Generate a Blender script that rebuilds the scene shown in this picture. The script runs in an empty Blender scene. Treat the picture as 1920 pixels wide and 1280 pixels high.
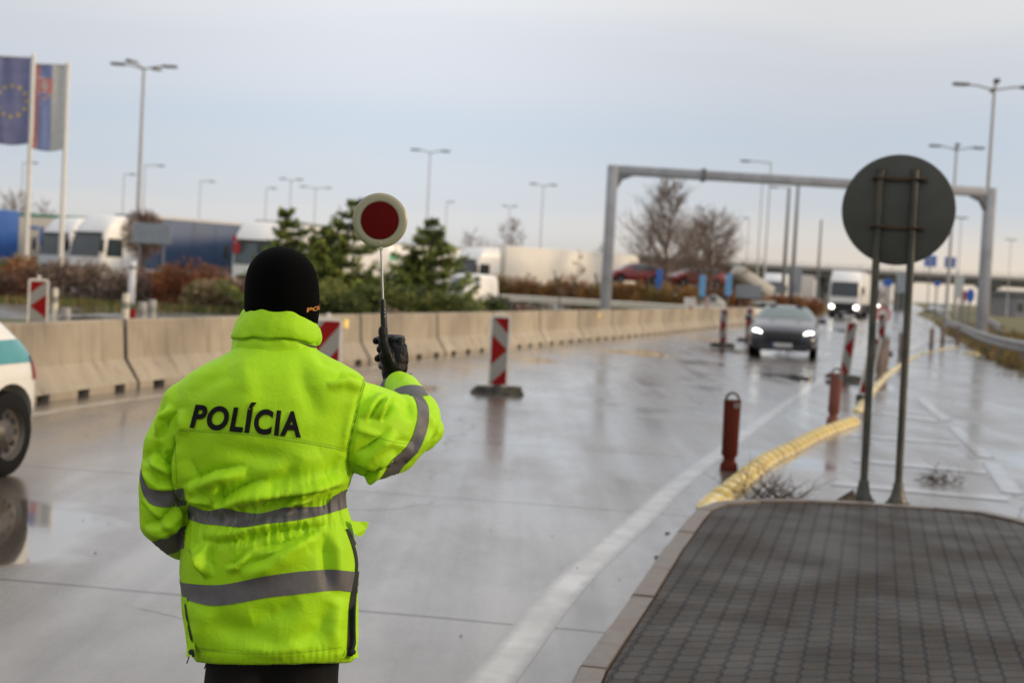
import bpy, bmesh, math, random
import numpy as np
from mathutils import Vector, Matrix, noise as mnoise
from mathutils.bvhtree import BVHTree
random.seed(7)
PI = math.pi; R = math.radians
sc = bpy.context.scene; col = sc.collection

# ------------------------------------------------------------------ camera
CAMH = 1.68; FPX = 2667.0; PITCH = 2.45; ROLL = 3.0
cam = bpy.data.cameras.new('camera'); camo = bpy.data.objects.new('camera', cam); col.objects.link(camo)
cam.sensor_width = 36; cam.lens = 36*FPX/1920
camo.matrix_world = Matrix.Translation((0, 0, CAMH)) @ Matrix.Rotation(R(90-PITCH), 4, 'X') @ Matrix.Rotation(R(ROLL), 4, 'Z')
cam.clip_start = 0.1; cam.clip_end = 6000
cam.dof.use_dof = True; cam.dof.focus_distance = 3.5; cam.dof.aperture_fstop = 3.7
sc.camera = camo
sc.view_settings.view_transform = 'Standard'; sc.view_settings.look = 'None'
sc.view_settings.exposure = 0.0; sc.view_settings.gamma = 1
sc.cycles.max_bounces = 6; sc.cycles.diffuse_bounces = 3; sc.cycles.glossy_bounces = 3
sc.cycles.transmission_bounces = 4; sc.cycles.transparent_max_bounces = 8
sc.cycles.caustics_reflective = False; sc.cycles.caustics_refractive = False
sc.cycles.sample_clamp_indirect = 6

# ------------------------------------------------------------------ sky + sun
SUN_AZ = R(100)      # measured from +Y towards +X
SUN_EL = R(15)
w = bpy.data.worlds.new('World'); sc.world = w; w.use_nodes = True
nt = w.node_tree; N = nt.nodes; L = nt.links; N.clear()
def wn(t, **k):
    n = N.new(t)
    for a, b in k.items(): setattr(n, a, b)
    return n
out = wn('ShaderNodeOutputWorld')
tc = wn('ShaderNodeTexCoord')
sky = wn('ShaderNodeTexSky', sky_type='NISHITA', sun_disc=False); sky.sun_elevation = SUN_EL; sky.sun_rotation = SUN_AZ
b1 = wn('ShaderNodeBackground'); b1.inputs[1].default_value = 0.10; L.new(sky.outputs[0], b1.inputs[0])
sep = wn('ShaderNodeSeparateXYZ'); L.new(tc.outputs['Generated'], sep.inputs[0])
mp = wn('ShaderNodeMapping'); mp.inputs['Scale'].default_value = (1.6, 1.6, 9.0); mp.inputs['Rotation'].default_value = (0, R(7), 0)
L.new(tc.outputs['Generated'], mp.inputs[0])
nz = wn('ShaderNodeTexNoise'); nz.inputs['Scale'].default_value = 1.3; nz.inputs['Detail'].default_value = 3.0
nz.inputs['Roughness'].default_value = 0.45; nz.inputs['Distortion'].default_value = 0.4
L.new(mp.outputs[0], nz.inputs[0])
def wm(op, a, b=None, clamp=False):
    n = wn('ShaderNodeMath', operation=op); n.use_clamp = clamp
    for i, v in enumerate((a, b)):
        if v is None: continue
        if isinstance(v, (int, float)): n.inputs[i].default_value = v
        else: L.new(v, n.inputs[i])
    return n.outputs[0]
zz = wm('ADD', sep.outputs[2], wm('MULTIPLY', wm('SUBTRACT', nz.outputs[0], 0.5), 0.10))
ramp = wn('ShaderNodeValToRGB'); cr = ramp.color_ramp; cr.interpolation = 'EASE'
stops = [(0.0, (.60, .59, .58)), (.03, (.67, .67, .68)), (.06, (.61, .65, .70)), (.105, (.56, .63, .72)), (.155, (.63, .66, .72)), (.21, (.75, .75, .755)), (.42, (.80, .80, .82)), (1.0, (1.0, 1.0, 1.03))]
while len(cr.elements) < len(stops): cr.elements.new(0.5)
for e, (p, c) in zip(cr.elements, stops): e.position = p; e.color = (*c, 1)
L.new(zz, ramp.inputs[0])
# peach band low on the right
warm = wm('MULTIPLY', wm('MULTIPLY', wm('ADD', wm('MULTIPLY', sep.outputs[0], 3.4), .0, True), wm('SUBTRACT', 1.0, wm('MULTIPLY', wm('ABSOLUTE', wm('SUBTRACT', sep.outputs[2], .012)), 20), True)), .75, True)
mx = wn('ShaderNodeMixRGB'); mx.inputs[2].default_value = (.92, .76, .58, 1); L.new(warm, mx.inputs[0]); L.new(ramp.outputs[0], mx.inputs[1])
# brighter cloud behind the viewer and towards the veiled sun
dt = wn('ShaderNodeVectorMath', operation='DOT_PRODUCT'); L.new(tc.outputs['Generated'], dt.inputs[0]); dt.inputs[1].default_value = (.90, -.25, .35)
br = wm('ADD', 1.0, wm('MULTIPLY', wm('MAXIMUM', dt.outputs['Value'], 0.0), 0.35))
d3 = wn('ShaderNodeVectorMath', operation='DOT_PRODUCT'); L.new(tc.outputs['Generated'], d3.inputs[0]); d3.inputs[1].default_value = (-.085, .975, .205)
br = wm('ADD', br, wm('MULTIPLY', wm('POWER', wm('MAXIMUM', d3.outputs['Value'], 0.0), 55.0), .24))
sc_ = wn('ShaderNodeVectorMath', operation='SCALE'); L.new(mx.outputs[0], sc_.inputs[0]); L.new(br, sc_.inputs['Scale'])
b2 = wn('ShaderNodeBackground'); L.new(sc_.outputs[0], b2.inputs[0])
ms = wn('ShaderNodeMixShader'); ms.inputs[0].default_value = 0.93; L.new(b1.outputs[0], ms.inputs[1]); L.new(b2.outputs[0], ms.inputs[2])
L.new(ms.outputs[0], out.inputs[0])
sun = bpy.data.lights.new('sun', 'SUN'); sun.energy = 2.3; sun.angle = R(10); sun.color = (1.0, .74, .46)
suno = bpy.data.objects.new('sun', sun); col.objects.link(suno)
sd = Vector((math.sin(SUN_AZ)*math.cos(SUN_EL), math.cos(SUN_AZ)*math.cos(SUN_EL), math.sin(SUN_EL)))
suno.rotation_euler = sd.to_track_quat('Z', 'Y').to_euler()

# ------------------------------------------------------------------ measuring the site
CM = (Matrix.Rotation(R(90-PITCH), 3, 'X') @ Matrix.Rotation(R(ROLL), 3, 'Z'))
def ray(px, py): return CM @ Vector(((px-960)/FPX, -(py-640)/FPX, -1))
def G(px, py, h=0.0):
    v = ray(px, py); t = (h-CAMH)/v.z; return Vector((v.x*t, v.y*t, h))
def P(px, py, Y):
    v = ray(px, py); t = Y/v.y; return Vector((v.x*t, Y, CAMH+v.z*t))
def hor(px): return 525.8 + (px-960)*math.tan(R(ROLL))
def at(px, Y):                       # ground point straight below a bearing
    v = P(px, hor(px), Y); return Vector((v.x, v.y, 0))

# ------------------------------------------------------------------ materials
MATS = {}
def mat(name, c, rough=.6, metal=0.0, var=.12, vscale=6.0, bump=0.0, bscale=40.0, coat=0.0, emit=None, spec=None, c2=None, fac2=(.45, .6), s2=3.0, sheen=0.0, trans=0.0):
    if name in MATS: return MATS[name]
    m = bpy.data.materials.new(name); m.use_nodes = True; n = m.node_tree.nodes; l = m.node_tree.links
    b = n['Principled BSDF']; b.inputs['Roughness'].default_value = rough; b.inputs['Metallic'].default_value = metal
    if coat: b.inputs['Coat Weight'].default_value = coat; b.inputs['Coat Roughness'].default_value = .05
    if sheen: b.inputs['Sheen Weight'].default_value = sheen
    if spec is not None: b.inputs['Specular IOR Level'].default_value = spec
    if trans: b.inputs['Transmission Weight'].default_value = trans
    t = n.new('ShaderNodeTexCoord')
    nz = n.new('ShaderNodeTexNoise'); nz.inputs['Scale'].default_value = vscale; nz.inputs['Detail'].default_value = 5
    l.new(t.outputs['Object'], nz.inputs[0])
    mr = n.new('ShaderNodeMapRange'); mr.inputs[1].default_value = .3; mr.inputs[2].default_value = .7
    mr.inputs[3].default_value = 1-var; mr.inputs[4].default_value = 1+var; l.new(nz.outputs[0], mr.inputs[0])
    vm = n.new('ShaderNodeVectorMath'); vm.operation = 'SCALE'; l.new(mr.outputs[0], vm.inputs['Scale'])
    if c2:
        n2 = n.new('ShaderNodeTexNoise'); n2.inputs['Scale'].default_value = s2; n2.inputs['Detail'].default_value = 6; l.new(t.outputs['Object'], n2.inputs[0])
        m2 = n.new('ShaderNodeMapRange'); m2.inputs[1].default_value = fac2[0]; m2.inputs[2].default_value = fac2[1]; l.new(n2.outputs[0], m2.inputs[0])
        mx = n.new('ShaderNodeMixRGB'); mx.inputs[1].default_value = (*c, 1); mx.inputs[2].default_value = (*c2, 1); l.new(m2.outputs[0], mx.inputs[0]); l.new(mx.outputs[0], vm.inputs[0])
    else: vm.inputs[0].default_value = c
    l.new(vm.outputs[0], b.inputs['Base Color'])
    if bump:
        n3 = n.new('ShaderNodeTexNoise'); n3.inputs['Scale'].default_value = bscale; n3.inputs['Detail'].default_value = 4; l.new(t.outputs['Object'], n3.inputs[0])
        bp = n.new('ShaderNodeBump'); bp.inputs['Strength'].default_value = 1.0; bp.inputs['Distance'].default_value = bump
        l.new(n3.outputs[0], bp.inputs['Height']); l.new(bp.outputs[0], b.inputs['Normal'])
    if emit: b.inputs['Emission Color'].default_value = (*emit[0], 1); b.inputs['Emission Strength'].default_value = emit[1]
    MATS[name] = m; return m

# ------------------------------------------------------------------ objects
def tag(o, label=None, cat=None, group=None, kind=None):
    if label: o['label'] = label
    if cat: o['category'] = cat
    if group: o['group'] = group
    if kind: o['kind'] = kind
    return o
def thing(name, label, cat, loc=(0, 0, 0), rz=0.0, group=None):
    o = bpy.data.objects.new(name, None); col.objects.link(o); o.location = loc; o.rotation_euler = (0, 0, rz)
    o.empty_display_size = .2
    return tag(o, label, cat, group)
def clone(o, parent=None):
    c = o.copy(); col.objects.link(c); c.parent = parent
    for ch in KIDS.get(o.name, []): 
        cc = clone(ch, c); KIDS.setdefault(c.name, []).append(cc)
    return c
KIDS = {}
def rigid(p): return Matrix(p)
class MB:
    def __init__(s): s.v = []; s.f = []; s.m = []; s.M = Matrix.Identity(4); s.mi = 0
    def add(s, vs, fs, mi=None):
        b = len(s.v); s.v += [tuple(s.M @ Vector(v)) for v in vs]
        for f in fs: s.f.append([b+i for i in f]); s.m.append(s.mi if mi is None else mi)
        return s
    def box(s, c, d, rz=0, mi=None, rot=None, taper=1.0):
        x, y, z = [k/2 for k in d]; T = Matrix.Rotation(rz, 3, 'Z') if rot is None else rot
        vs = []
        for sz in (-1, 1):
            k = taper if sz > 0 else 1
            for sx, sy in ((-1, -1), (1, -1), (1, 1), (-1, 1)): vs.append(T @ Vector((sx*x*k, sy*y*k, sz*z)) + Vector(c))
        return s.add(vs, [(3, 2, 1, 0), (4, 5, 6, 7), (0, 1, 5, 4), (1, 2, 6, 5), (2, 3, 7, 6), (3, 0, 4, 7)], mi)
    def rbox(s, c, d, r=.02, rot=None, mi=None, seg=2):
        bm = bmesh.new(); bmesh.ops.create_cube(bm, size=1)
        bmesh.ops.scale(bm, vec=d, verts=bm.verts); bmesh.ops.bevel(bm, geom=bm.edges[:], offset=r, segments=seg, affect='EDGES', profile=.5)
        T = rot if rot is not None else Matrix.Identity(3)
        bm.verts.ensure_lookup_table()
        s.add([T @ v.co + Vector(c) for v in bm.verts], [[v.index for v in f.verts] for f in bm.faces], mi); bm.free(); return s
    def tube(s, pts, r, n=10, mi=None, cap=True, flat=1.0):
        pts = [Vector(p) for p in pts]; rs = r if isinstance(r, (list, tuple)) else [r]*len(pts)
        vs = []; prev = None
        for i, p in enumerate(pts):
            d = (pts[min(i+1, len(pts)-1)] - pts[max(i-1, 0)]).normalized()
            if prev is None: a = d.orthogonal().normalized()
            else: a = (prev - d*prev.dot(d)); a = a.normalized() if a.length > 1e-6 else d.orthogonal().normalized()
            prev = a; b = d.cross(a)
            for k in range(n):
                t = 2*PI*k/n; vs.append(p + (a*math.cos(t) + b*math.sin(t)*flat)*rs[i])
        fs = []
        for i in range(len(pts)-1):
            for k in range(n): fs.append((i*n+k, i*n+(k+1) % n, (i+1)*n+(k+1) % n, (i+1)*n+k))
        if cap: fs.append(tuple(range(n))[::-1]); fs.append(tuple((len(pts)-1)*n+k for k in range(n)))
        return s.add(vs, fs, mi)
    def lathe(s, prof, n=24, c=(0, 0, 0), rot=None, mi=None, sx=1.0, sy=1.0, cap=True):
        T = rot if rot is not None else Matrix.Identity(3); vs = []; C = Vector(c)
        for r, z in prof:
            for k in range(n): t = 2*PI*k/n; vs.append(T @ Vector((r*math.cos(t)*sx, r*math.sin(t)*sy, z)) + C)
        fs = []
        for i in range(len(prof)-1):
            for k in range(n): fs.append((i*n+k, i*n+(k+1) % n, (i+1)*n+(k+1) % n, (i+1)*n+k))
        if cap and prof[0][0] > 1e-5: fs.append(tuple(range(n))[::-1])
        if cap and prof[-1][0] > 1e-5: fs.append(tuple((len(prof)-1)*n+k for k in range(n)))
        return s.add(vs, fs, mi)
    def sphere(s, c, r, n=12, m=8, mi=None, sc=(1, 1, 1)):
        prof = [(math.sin(PI*i/m), -math.cos(PI*i/m)) for i in range(m+1)]; vs = []
        for a, z in prof:
            for k in range(n): t = 2*PI*k/n; vs.append((c[0]+r*sc[0]*a*math.cos(t), c[1]+r*sc[1]*a*math.sin(t), c[2]+r*sc[2]*z))
        return s.add(vs, [(i*n+k, i*n+(k+1) % n, (i+1)*n+(k+1) % n, (i+1)*n+k) for i in range(m) for k in range(n)], mi)
    def prism(s, poly, z0, z1, mi=None):
        n = len(poly); vs = [(x, y, z0) for x, y in poly]+[(x, y, z1) for x, y in poly]
        return s.add(vs, [tuple(range(n))[::-1], tuple(range(n, 2*n))]+[(i, (i+1) % n, n+(i+1) % n, n+i) for i in range(n)], mi)
    def loft(s, rings, closed=True, caps=True, mi=None):
        n = len(rings[0]); vs = [v for r in rings for v in r]; fs = []
        for i in range(len(rings)-1):
            for k in range(n if closed else n-1): fs.append((i*n+k, i*n+(k+1) % n, (i+1)*n+(k+1) % n, (i+1)*n+k))
        if caps: fs.append(tuple(range(n))[::-1]); fs.append(tuple((len(rings)-1)*n+k for k in range(n)))
        return s.add(vs, fs, mi)
    def build(s, name, mats, parent=None, smooth=False, fix=True, angle=35):
        me = bpy.data.meshes.new(name); me.from_pydata(s.v, [], s.f)
        if not isinstance(mats, (list, tuple)): mats = [mats]
        for m in mats: me.materials.append(m)
        me.polygons.foreach_set('material_index', [min(i, len(mats)-1) for i in s.m])
        if fix:
            bm = bmesh.new(); bm.from_mesh(me); bmesh.ops.recalc_face_normals(bm, faces=bm.faces[:]); bm.to_mesh(me); bm.free()
        if smooth:
            me.polygons.foreach_set('use_smooth', [True]*len(me.polygons))
            if angle < 180: me.set_sharp_from_angle(angle=R(angle))
        me.update()
        o = bpy.data.objects.new(name, me); col.objects.link(o)
        if parent is not None: o.parent = parent; KIDS.setdefault(parent.name, []).append(o)
        return o
def evalmesh(o):
    dg = bpy.context.evaluated_depsgraph_get(); dg.update()
    return bpy.data.meshes.new_from_object(o.evaluated_get(dg))
def catmull(pts, n=8):
    pts = [Vector(p) for p in pts]; q = [pts[0]*2-pts[1]]+pts+[pts[-1]*2-pts[-2]]; o = []
    for i in range(1, len(q)-2):
        for k in range(n):
            t = k/n; a, b, c, d = q[i-1], q[i], q[i+1], q[i+2]
            o.append(.5*((2*b)+(c-a)*t+(2*a-5*b+4*c-d)*t*t+(3*b-3*c+d-a)*t**3))
    o.append(pts[-1]); return o
def sheet(name, poly, z, m, label=None):
    b = MB(); b.add([(p[0], p[1], z) for p in poly], [tuple(range(len(poly)))]); o = b.build(name, m, fix=False)
    if o.data.polygons[0].normal.z < 0: o.data.flip_normals()
    tag(o, kind='structure'); return o
def strip(name, pts, wd, z, m, dash=None):
    pts = [Vector((p[0], p[1], 0)) for p in pts]; b = MB(); vs = []
    cs = [-1.25, -.8, -.45, 0, .45, .8, 1.25]; wr = [0, .45, .9, 1, .9, .45, 0]; at_ = []
    for i, p in enumerate(pts):
        d = (pts[min(i+1, len(pts)-1)]-pts[max(i-1, 0)]).normalized(); n = Vector((-d.y, d.x, 0))*wd/2
        for c, w_ in zip(cs, wr): vs.append(p+n*c+Vector((0, 0, z))); at_.append(w_)
    k = len(cs); b.add(vs, [(k*i+j, k*i+j+1, k*(i+1)+j+1, k*(i+1)+j) for i in range(len(pts)-1) for j in range(k-1)]); o = b.build(name, m, fix=False); tag(o, kind='structure')
    if o.data.polygons[0].normal.z < 0: o.data.flip_normals()
    a_ = o.data.attributes.new('wear', 'FLOAT', 'POINT'); a_.data.foreach_set('value', at_); return o
def ordn(i):
    o = ['first', 'second', 'third', 'fourth', 'fifth', 'sixth', 'seventh', 'eighth', 'ninth', 'tenth', 'eleventh', 'twelfth', 'thirteenth', 'fourteenth', 'fifteenth', 'sixteenth', 'seventeenth', 'eighteenth', 'nineteenth']
    if i < 19: return o[i]
    t = (i+1)//10; u = (i+1) % 10
    if u == 0: return ['twentieth', 'thirtieth', 'fortieth', 'fiftieth'][t-2]
    return ['twenty', 'thirty', 'forty', 'fifty'][t-2]+'-'+o[u-1]
# ------------------------------------------------------------------ ground, road
def vary(m, lo=.82, hi=1.12, streaky=False):
    n = m.node_tree.nodes; l = m.node_tree.links; oi = n.new('ShaderNodeObjectInfo'); mr = n.new('ShaderNodeMapRange'); mr.inputs[3].default_value = lo; mr.inputs[4].default_value = hi; l.new(oi.outputs['Random'], mr.inputs[0])
    b = n['Principled BSDF']; src = b.inputs['Base Color'].links[0].from_socket; v = n.new('ShaderNodeVectorMath'); v.operation = 'SCALE'; l.new(src, v.inputs[0]); l.new(mr.outputs[0], v.inputs['Scale']); fin = v.outputs[0]
    if streaky:
        t = n.new('ShaderNodeNewGeometry'); mp = n.new('ShaderNodeMapping'); mp.inputs['Scale'].default_value = (5, 5, .7); l.new(t.outputs['Position'], mp.inputs[0]); nz = n.new('ShaderNodeTexNoise'); nz.inputs['Scale'].default_value = 1.0; nz.inputs['Detail'].default_value = 6; nz.inputs['Roughness'].default_value = .65; l.new(mp.outputs[0], nz.inputs[0])
        m2 = n.new('ShaderNodeMapRange'); m2.inputs[1].default_value = .52; m2.inputs[2].default_value = .72; m2.inputs[3].default_value = 1; m2.inputs[4].default_value = .62; l.new(nz.outputs[0], m2.inputs[0]); v2 = n.new('ShaderNodeVectorMath'); v2.operation = 'SCALE'; l.new(fin, v2.inputs[0]); l.new(m2.outputs[0], v2.inputs['Scale']); fin = v2.outputs[0]
    l.new(fin, b.inputs['Base Color'])
def wetmat(name, joints=True, tone=1.0):
    m = bpy.data.materials.new(name); m.use_nodes = True; n = m.node_tree.nodes; l = m.node_tree.links
    b = n['Principled BSDF']; g = n.new('ShaderNodeNewGeometry')
    def mapn(sc3, rot=0.0):
        k = n.new('ShaderNodeMapping'); k.inputs['Scale'].default_value = sc3; k.inputs['Rotation'].default_value = (0, 0, rot); l.new(g.outputs['Position'], k.inputs[0]); return k.outputs[0]
    def noise(v, s, d=4, r=.55):
        k = n.new('ShaderNodeTexNoise'); k.inputs['Scale'].default_value = s; k.inputs['Detail'].default_value = d; k.inputs['Roughness'].default_value = r; l.new(v, k.inputs[0]); return k.outputs[0]
    def mr(v, a, b_, c, d):
        k = n.new('ShaderNodeMapRange'); k.inputs[1].default_value = a; k.inputs[2].default_value = b_; k.inputs[3].default_value = c; k.inputs[4].default_value = d; l.new(v, k.inputs[0]); return k.outputs[0]
    def mth(op, a, b_=None):
        k = n.new('ShaderNodeMath'); k.operation = op
        for i, v in enumerate((a, b_)):
            if v is None: continue
            if isinstance(v, (int, float)): k.inputs[i].default_value = v
            else: l.new(v, k.inputs[i])
        return k.outputs[0]
    road = mapn((1.1, .22, 1), R(16))            # streaks along the carriageway
    big = noise(road, 1.0, 5); fine = noise(mapn((1, 1, 1)), 22, 5, .7); mid = noise(mapn((1, .8, 1), .3), .55, 4)
    pud = noise(mapn((.55, .3, 1), R(14)), .62, 3, .45)
    pm = mr(pud, .56, .64, 0, 1)                  # standing water
    vd = n.new('ShaderNodeVectorMath'); vd.operation = 'DISTANCE'; vd.inputs[1].default_value = (-3.3, 9.1, 0); vs_ = n.new('ShaderNodeVectorMath'); vs_.operation = 'ADD'; l.new(g.outputs['Position'], vs_.inputs[0])
    nw = n.new('ShaderNodeTexNoise'); nw.inputs['Scale'].default_value = 1.2; l.new(g.outputs['Position'], nw.inputs[0]); sw_ = n.new('ShaderNodeVectorMath'); sw_.operation = 'SCALE'; sw_.inputs['Scale'].default_value = 1.2; l.new(nw.outputs['Color'], sw_.inputs[0]); l.new(sw_.outputs[0], vs_.inputs[1]); l.new(vs_.outputs[0], vd.inputs[0])
    pm = mth('MAXIMUM', pm, mr(vd.outputs['Value'], 1.5, 1.75, 1, 0))
    streak = noise(mapn((2.6, .07, 1), R(16)), 1.0, 4, .6); damp = mr(noise(mapn((.8, .35, 1), R(12)), .9, 6, .65), .44, .60, 0, 1)
    # colour: warm concrete, darker where soaked
    mx = n.new('ShaderNodeMixRGB'); mx.inputs[1].default_value = (.135*tone, .116*tone, .097*tone, 1); mx.inputs[2].default_value = (.098*tone, .081*tone, .065*tone, 1)
    l.new(mr(big, .38, .66, 0, 1), mx.inputs[0])
    sc1 = n.new('ShaderNodeVectorMath'); sc1.operation = 'SCALE'; l.new(mx.outputs[0], sc1.inputs[0]); l.new(mth('MULTIPLY', mth('MULTIPLY', mr(fine, .3, .7, .84, 1.14), mr(streak, .35, .65, 1.15, .78)), mr(damp, 0, 1, 1.03, .86)), sc1.inputs['Scale'])
    crack = n.new('ShaderNodeTexVoronoi'); crack.feature = 'DISTANCE_TO_EDGE'; crack.inputs['Scale'].default_value = .16
    dist = n.new('ShaderNodeVectorMath'); dist.operation = 'ADD'
    nzv = n.new('ShaderNodeTexNoise'); nzv.inputs['Scale'].default_value = 1.1; nzv.inputs['Detail'].default_value = 5; l.new(g.outputs['Position'], nzv.inputs[0])
    l.new(g.outputs['Position'], dist.inputs[0]); l.new(nzv.outputs['Color'], dist.inputs[1]); l.new(dist.outputs[0], crack.inputs[0])
    cm = mth('MULTIPLY', mr(crack.outputs['Distance'], .0015, .004, 1, 0), mr(mid, .48, .56, 0, 1))
    mask = cm
    if joints:
        sp = n.new('ShaderNodeSeparateXYZ'); l.new(mapn((1, 1, 1), R(8.5)), sp.inputs[0])
        # mapping rotates the point: x' across, y' along the slabs
        def line(v, per, off, wd):
            f = mth('FRACT', mth('DIVIDE', mth('ADD', v, off), per)); k = mth('ABSOLUTE', mth('SUBTRACT', f, .5))
            return mr(k, wd/per*.5, wd/per, 1, 0)
        wob = mth('MULTIPLY', mth('SUBTRACT', noise(mapn((1, 1, 1)), 2.5, 3), .5), .03)
        j1 = line(mth('ADD', sp.outputs[1], wob), 3.78, -6.84+1.89, .022)
        j2 = line(mth('ADD', sp.outputs[0], wob), 3.9, 2.15, .014)
        mask = mth('MAXIMUM', mth('MULTIPLY', j1, mr(mid, .25, .45, .55, 1)), cm)
    dk = n.new('ShaderNodeMixRGB'); dk.inputs[2].default_value = (.028, .024, .022, 1); l.new(mth('MULTIPLY', mask, .92), dk.inputs[0]); l.new(sc1.outputs[0], dk.inputs[1])
    l.new(dk.outputs[0], b.inputs['Base Color'])
    # wetness: sheen of water of varying depth
    rough = mth('MULTIPLY', mth('ADD', mr(big, .3, .7, .20, .34), mr(fine, .3, .7, -.02, .04)), mr(pm, 0, 1, 1, .12))
    rough = mth('ADD', rough, mth('MULTIPLY', mask, .4)); l.new(rough, b.inputs['Roughness'])
    b.inputs['IOR'].default_value = 1.4; l.new(mth('MAXIMUM', mth('MULTIPLY', mr(damp, 0, 1, 1, .78), mr(streak, .4, .7, 1, .85)), pm), b.inputs['Coat Weight']); b.inputs['Coat IOR'].default_value = 1.42
    l.new(mth('ADD', mth('MULTIPLY', mth('ADD', mr(streak, .35, .65, .09, .20), mth('MULTIPLY', damp, .10)), mr(pm, 0, 1, 1, .25)), mth('MULTIPLY', mr(fine, .4, .7, 0, .05), mr(pm, 0, 1, 1, 0))), b.inputs['Coat Roughness'])
    b2 = n.new('ShaderNodeBump'); b2.inputs['Distance'].default_value = .0022; b2.inputs['Strength'].default_value = .5; l.new(mth('MULTIPLY', mth('ADD', mid, noise(mapn((.6, 2.6, 1), R(14)), 3.0, 2)), mr(pm, 0, 1, 1, .25)), b2.inputs['Height']); l.new(b2.outputs[0], b.inputs['Coat Normal'])
    bp = n.new('ShaderNodeBump'); bp.inputs['Distance'].default_value = .004; l.new(mth('MULTIPLY', mr(pm, 0, 1, 1, 0), .5), bp.inputs['Strength'])
    l.new(mth('ADD', mth('MULTIPLY', mid, 1.5), mth('SUBTRACT', fine, mth('MULTIPLY', mask, 2))), bp.inputs['Height']); l.new(bp.outputs[0], b.inputs['Normal'])
    return m
M_road = wetmat('wet_concrete'); M_gore = wetmat('wet_asphalt', joints=False, tone=.8)
M_grass = mat('verge_grass', (.085, .10, .025), .9, c2=(.16, .12, .055), s2=.35, fac2=(.42, .58), var=.35, vscale=5, bump=.03, bscale=12)
M_brown = mat('dead_grass', (.17, .105, .045), .9, c2=(.10, .085, .035), s2=1.1, var=.3, vscale=7, bump=.05, bscale=9)
sheet('ground', [(-2500, -400), (3000, -400), (3000, 4000), (-2500, 4000)], -.012, M_grass)
BAR = [(-6.5, 9.0), (-6.15, 11.0), (-5.72, 14), (-5.38, 16.4), (-4.75, 19.4), (-3.05, 25.2), (-1.35, 30.6), (1.3, 39.4), (4.9, 50.5), (8.4, 62.0), (11.2, 71.5), (13.4, 79.0)]
road_r = [(26, -8), (18, 20), (14.6, 32), (13.3, 37.5), (15.6, 46.5), (18.6, 57.5), (24.3, 80), (36, 122), (52, 184), (95, 330), (420, 1500)]
road_l = [(-6.9, -8), (-6.7, 9)]+[(x-.15, y) for x, y in BAR[1:]]+[(15.6, 87), (24.5, 117), (44, 184), (86, 330), (400, 1500)]
sheet('road', road_l+road_r[::-1], 0.0, M_road)
sheet('side_road', [(-60, 34), (-11.0, 37.6), (-6.5, 41), (-3.6, 43), (-2.5, 56), (-9, 57), (-12.4, 52), (-30, 47), (-60, 45)], .004-.012, M_gore)
sheet('lorry_park', [(-90, 62), (-20, 62), (2, 88), (40, 200), (60, 330), (-90, 330)], .004-.012, M_gore)
M_paint = mat('worn_road_paint', (.42, .405, .375), .4, c2=(.24, .22, .19), s2=2.2, fac2=(.36, .60), var=.12, bump=.0005, bscale=60, coat=1.0)
def feather(m, edgec):
    n = m.node_tree.nodes; l = m.node_tree.links; b = n['Principled BSDF']; src = b.inputs['Base Color'].links[0].from_socket
    at_ = n.new('ShaderNodeAttribute'); at_.attribute_name = 'wear'; nz = n.new('ShaderNodeTexNoise'); nz.inputs['Scale'].default_value = 9; nz.inputs['Detail'].default_value = 6; g = n.new('ShaderNodeNewGeometry'); l.new(g.outputs['Position'], nz.inputs[0])
    ad = n.new('ShaderNodeMath'); ad.operation = 'ADD'; l.new(at_.outputs['Fac'], ad.inputs[0]); l.new(nz.outputs[0], ad.inputs[1]); mr = n.new('ShaderNodeMapRange'); mr.inputs[1].default_value = .55; mr.inputs[2].default_value = 1.25; l.new(ad.outputs[0], mr.inputs[0])
    mx = n.new('ShaderNodeMixRGB'); mx.inputs[1].default_value = (*edgec, 1); l.new(src, mx.inputs[2]); l.new(mr.outputs[0], mx.inputs[0]); l.new(mx.outputs[0], b.inputs['Base Color'])
    b.inputs['Coat Weight'].default_value = .92; b.inputs['Coat Roughness'].default_value = .15; b.inputs['Coat IOR'].default_value = 1.42; b.inputs['Roughness'].default_value = .3; b.inputs['IOR'].default_value = 1.4
feather(M_paint, (.118, .099, .081))
M_paintd = mat('faded_road_paint', (.33, .32, .30), .25, c2=(.21, .2, .19), s2=2.5, fac2=(.40, .60), var=.1, coat=1.0)
gl_ = [G(930, 1265), G(1072, 1090), G(1210, 965), G(1265, 912), G(1358, 840)]
lineR = catmull([gl_[0]*2-gl_[1]]+[tuple(p)[:2]+(0,) for p in gl_]+[(x, y, 0) for x, y in [ (4.9, 24.1), (7.1, 31.4), (9.0, 38.5), (13.5, 54), (21.5, 82), (33.5, 122), (50, 182)]], 6)
strip('lane_line_right', lineR, .165, .0012, M_paint)
lineL = catmull([(-5.4, 11.5), (-5.0, 15.1), (-4.3, 18.3), (-2.45, 25.2), (.55, 36.6), (5.0, 49.8), (9.3, 64), (14.5, 82)], 6)
strip('lane_line_left', lineL, .2, .0015, M_paint)
feather(M_paintd, (.095, .079, .065))
exitl = catmull([G(1660, 656), G(1705, 655), G(1738, 634), G(1746, 621), G(1725, 606), G(1700, 592)], 6)
strip('exit_line', exitl, .4, .008, M_paint)
for i, (a, b_) in enumerate([((1900, 925), (1860, 868)), ((1850, 858), (1790, 800)), ((1775, 788), (1725, 745))]):
    strip('gore_line', [G(*a), G(*b_)], .16, .004, M_paintd)
for i, (a, b_) in enumerate([((1560, 905), (1890, 935)), ((1600, 862), (1850, 885)), ((1590, 815), (1800, 832)), ((1625, 770), (1765, 790))]):
    strip('gore_hatch', [G(*a), G(*b_)], .3, .004, M_paintd)
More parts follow.
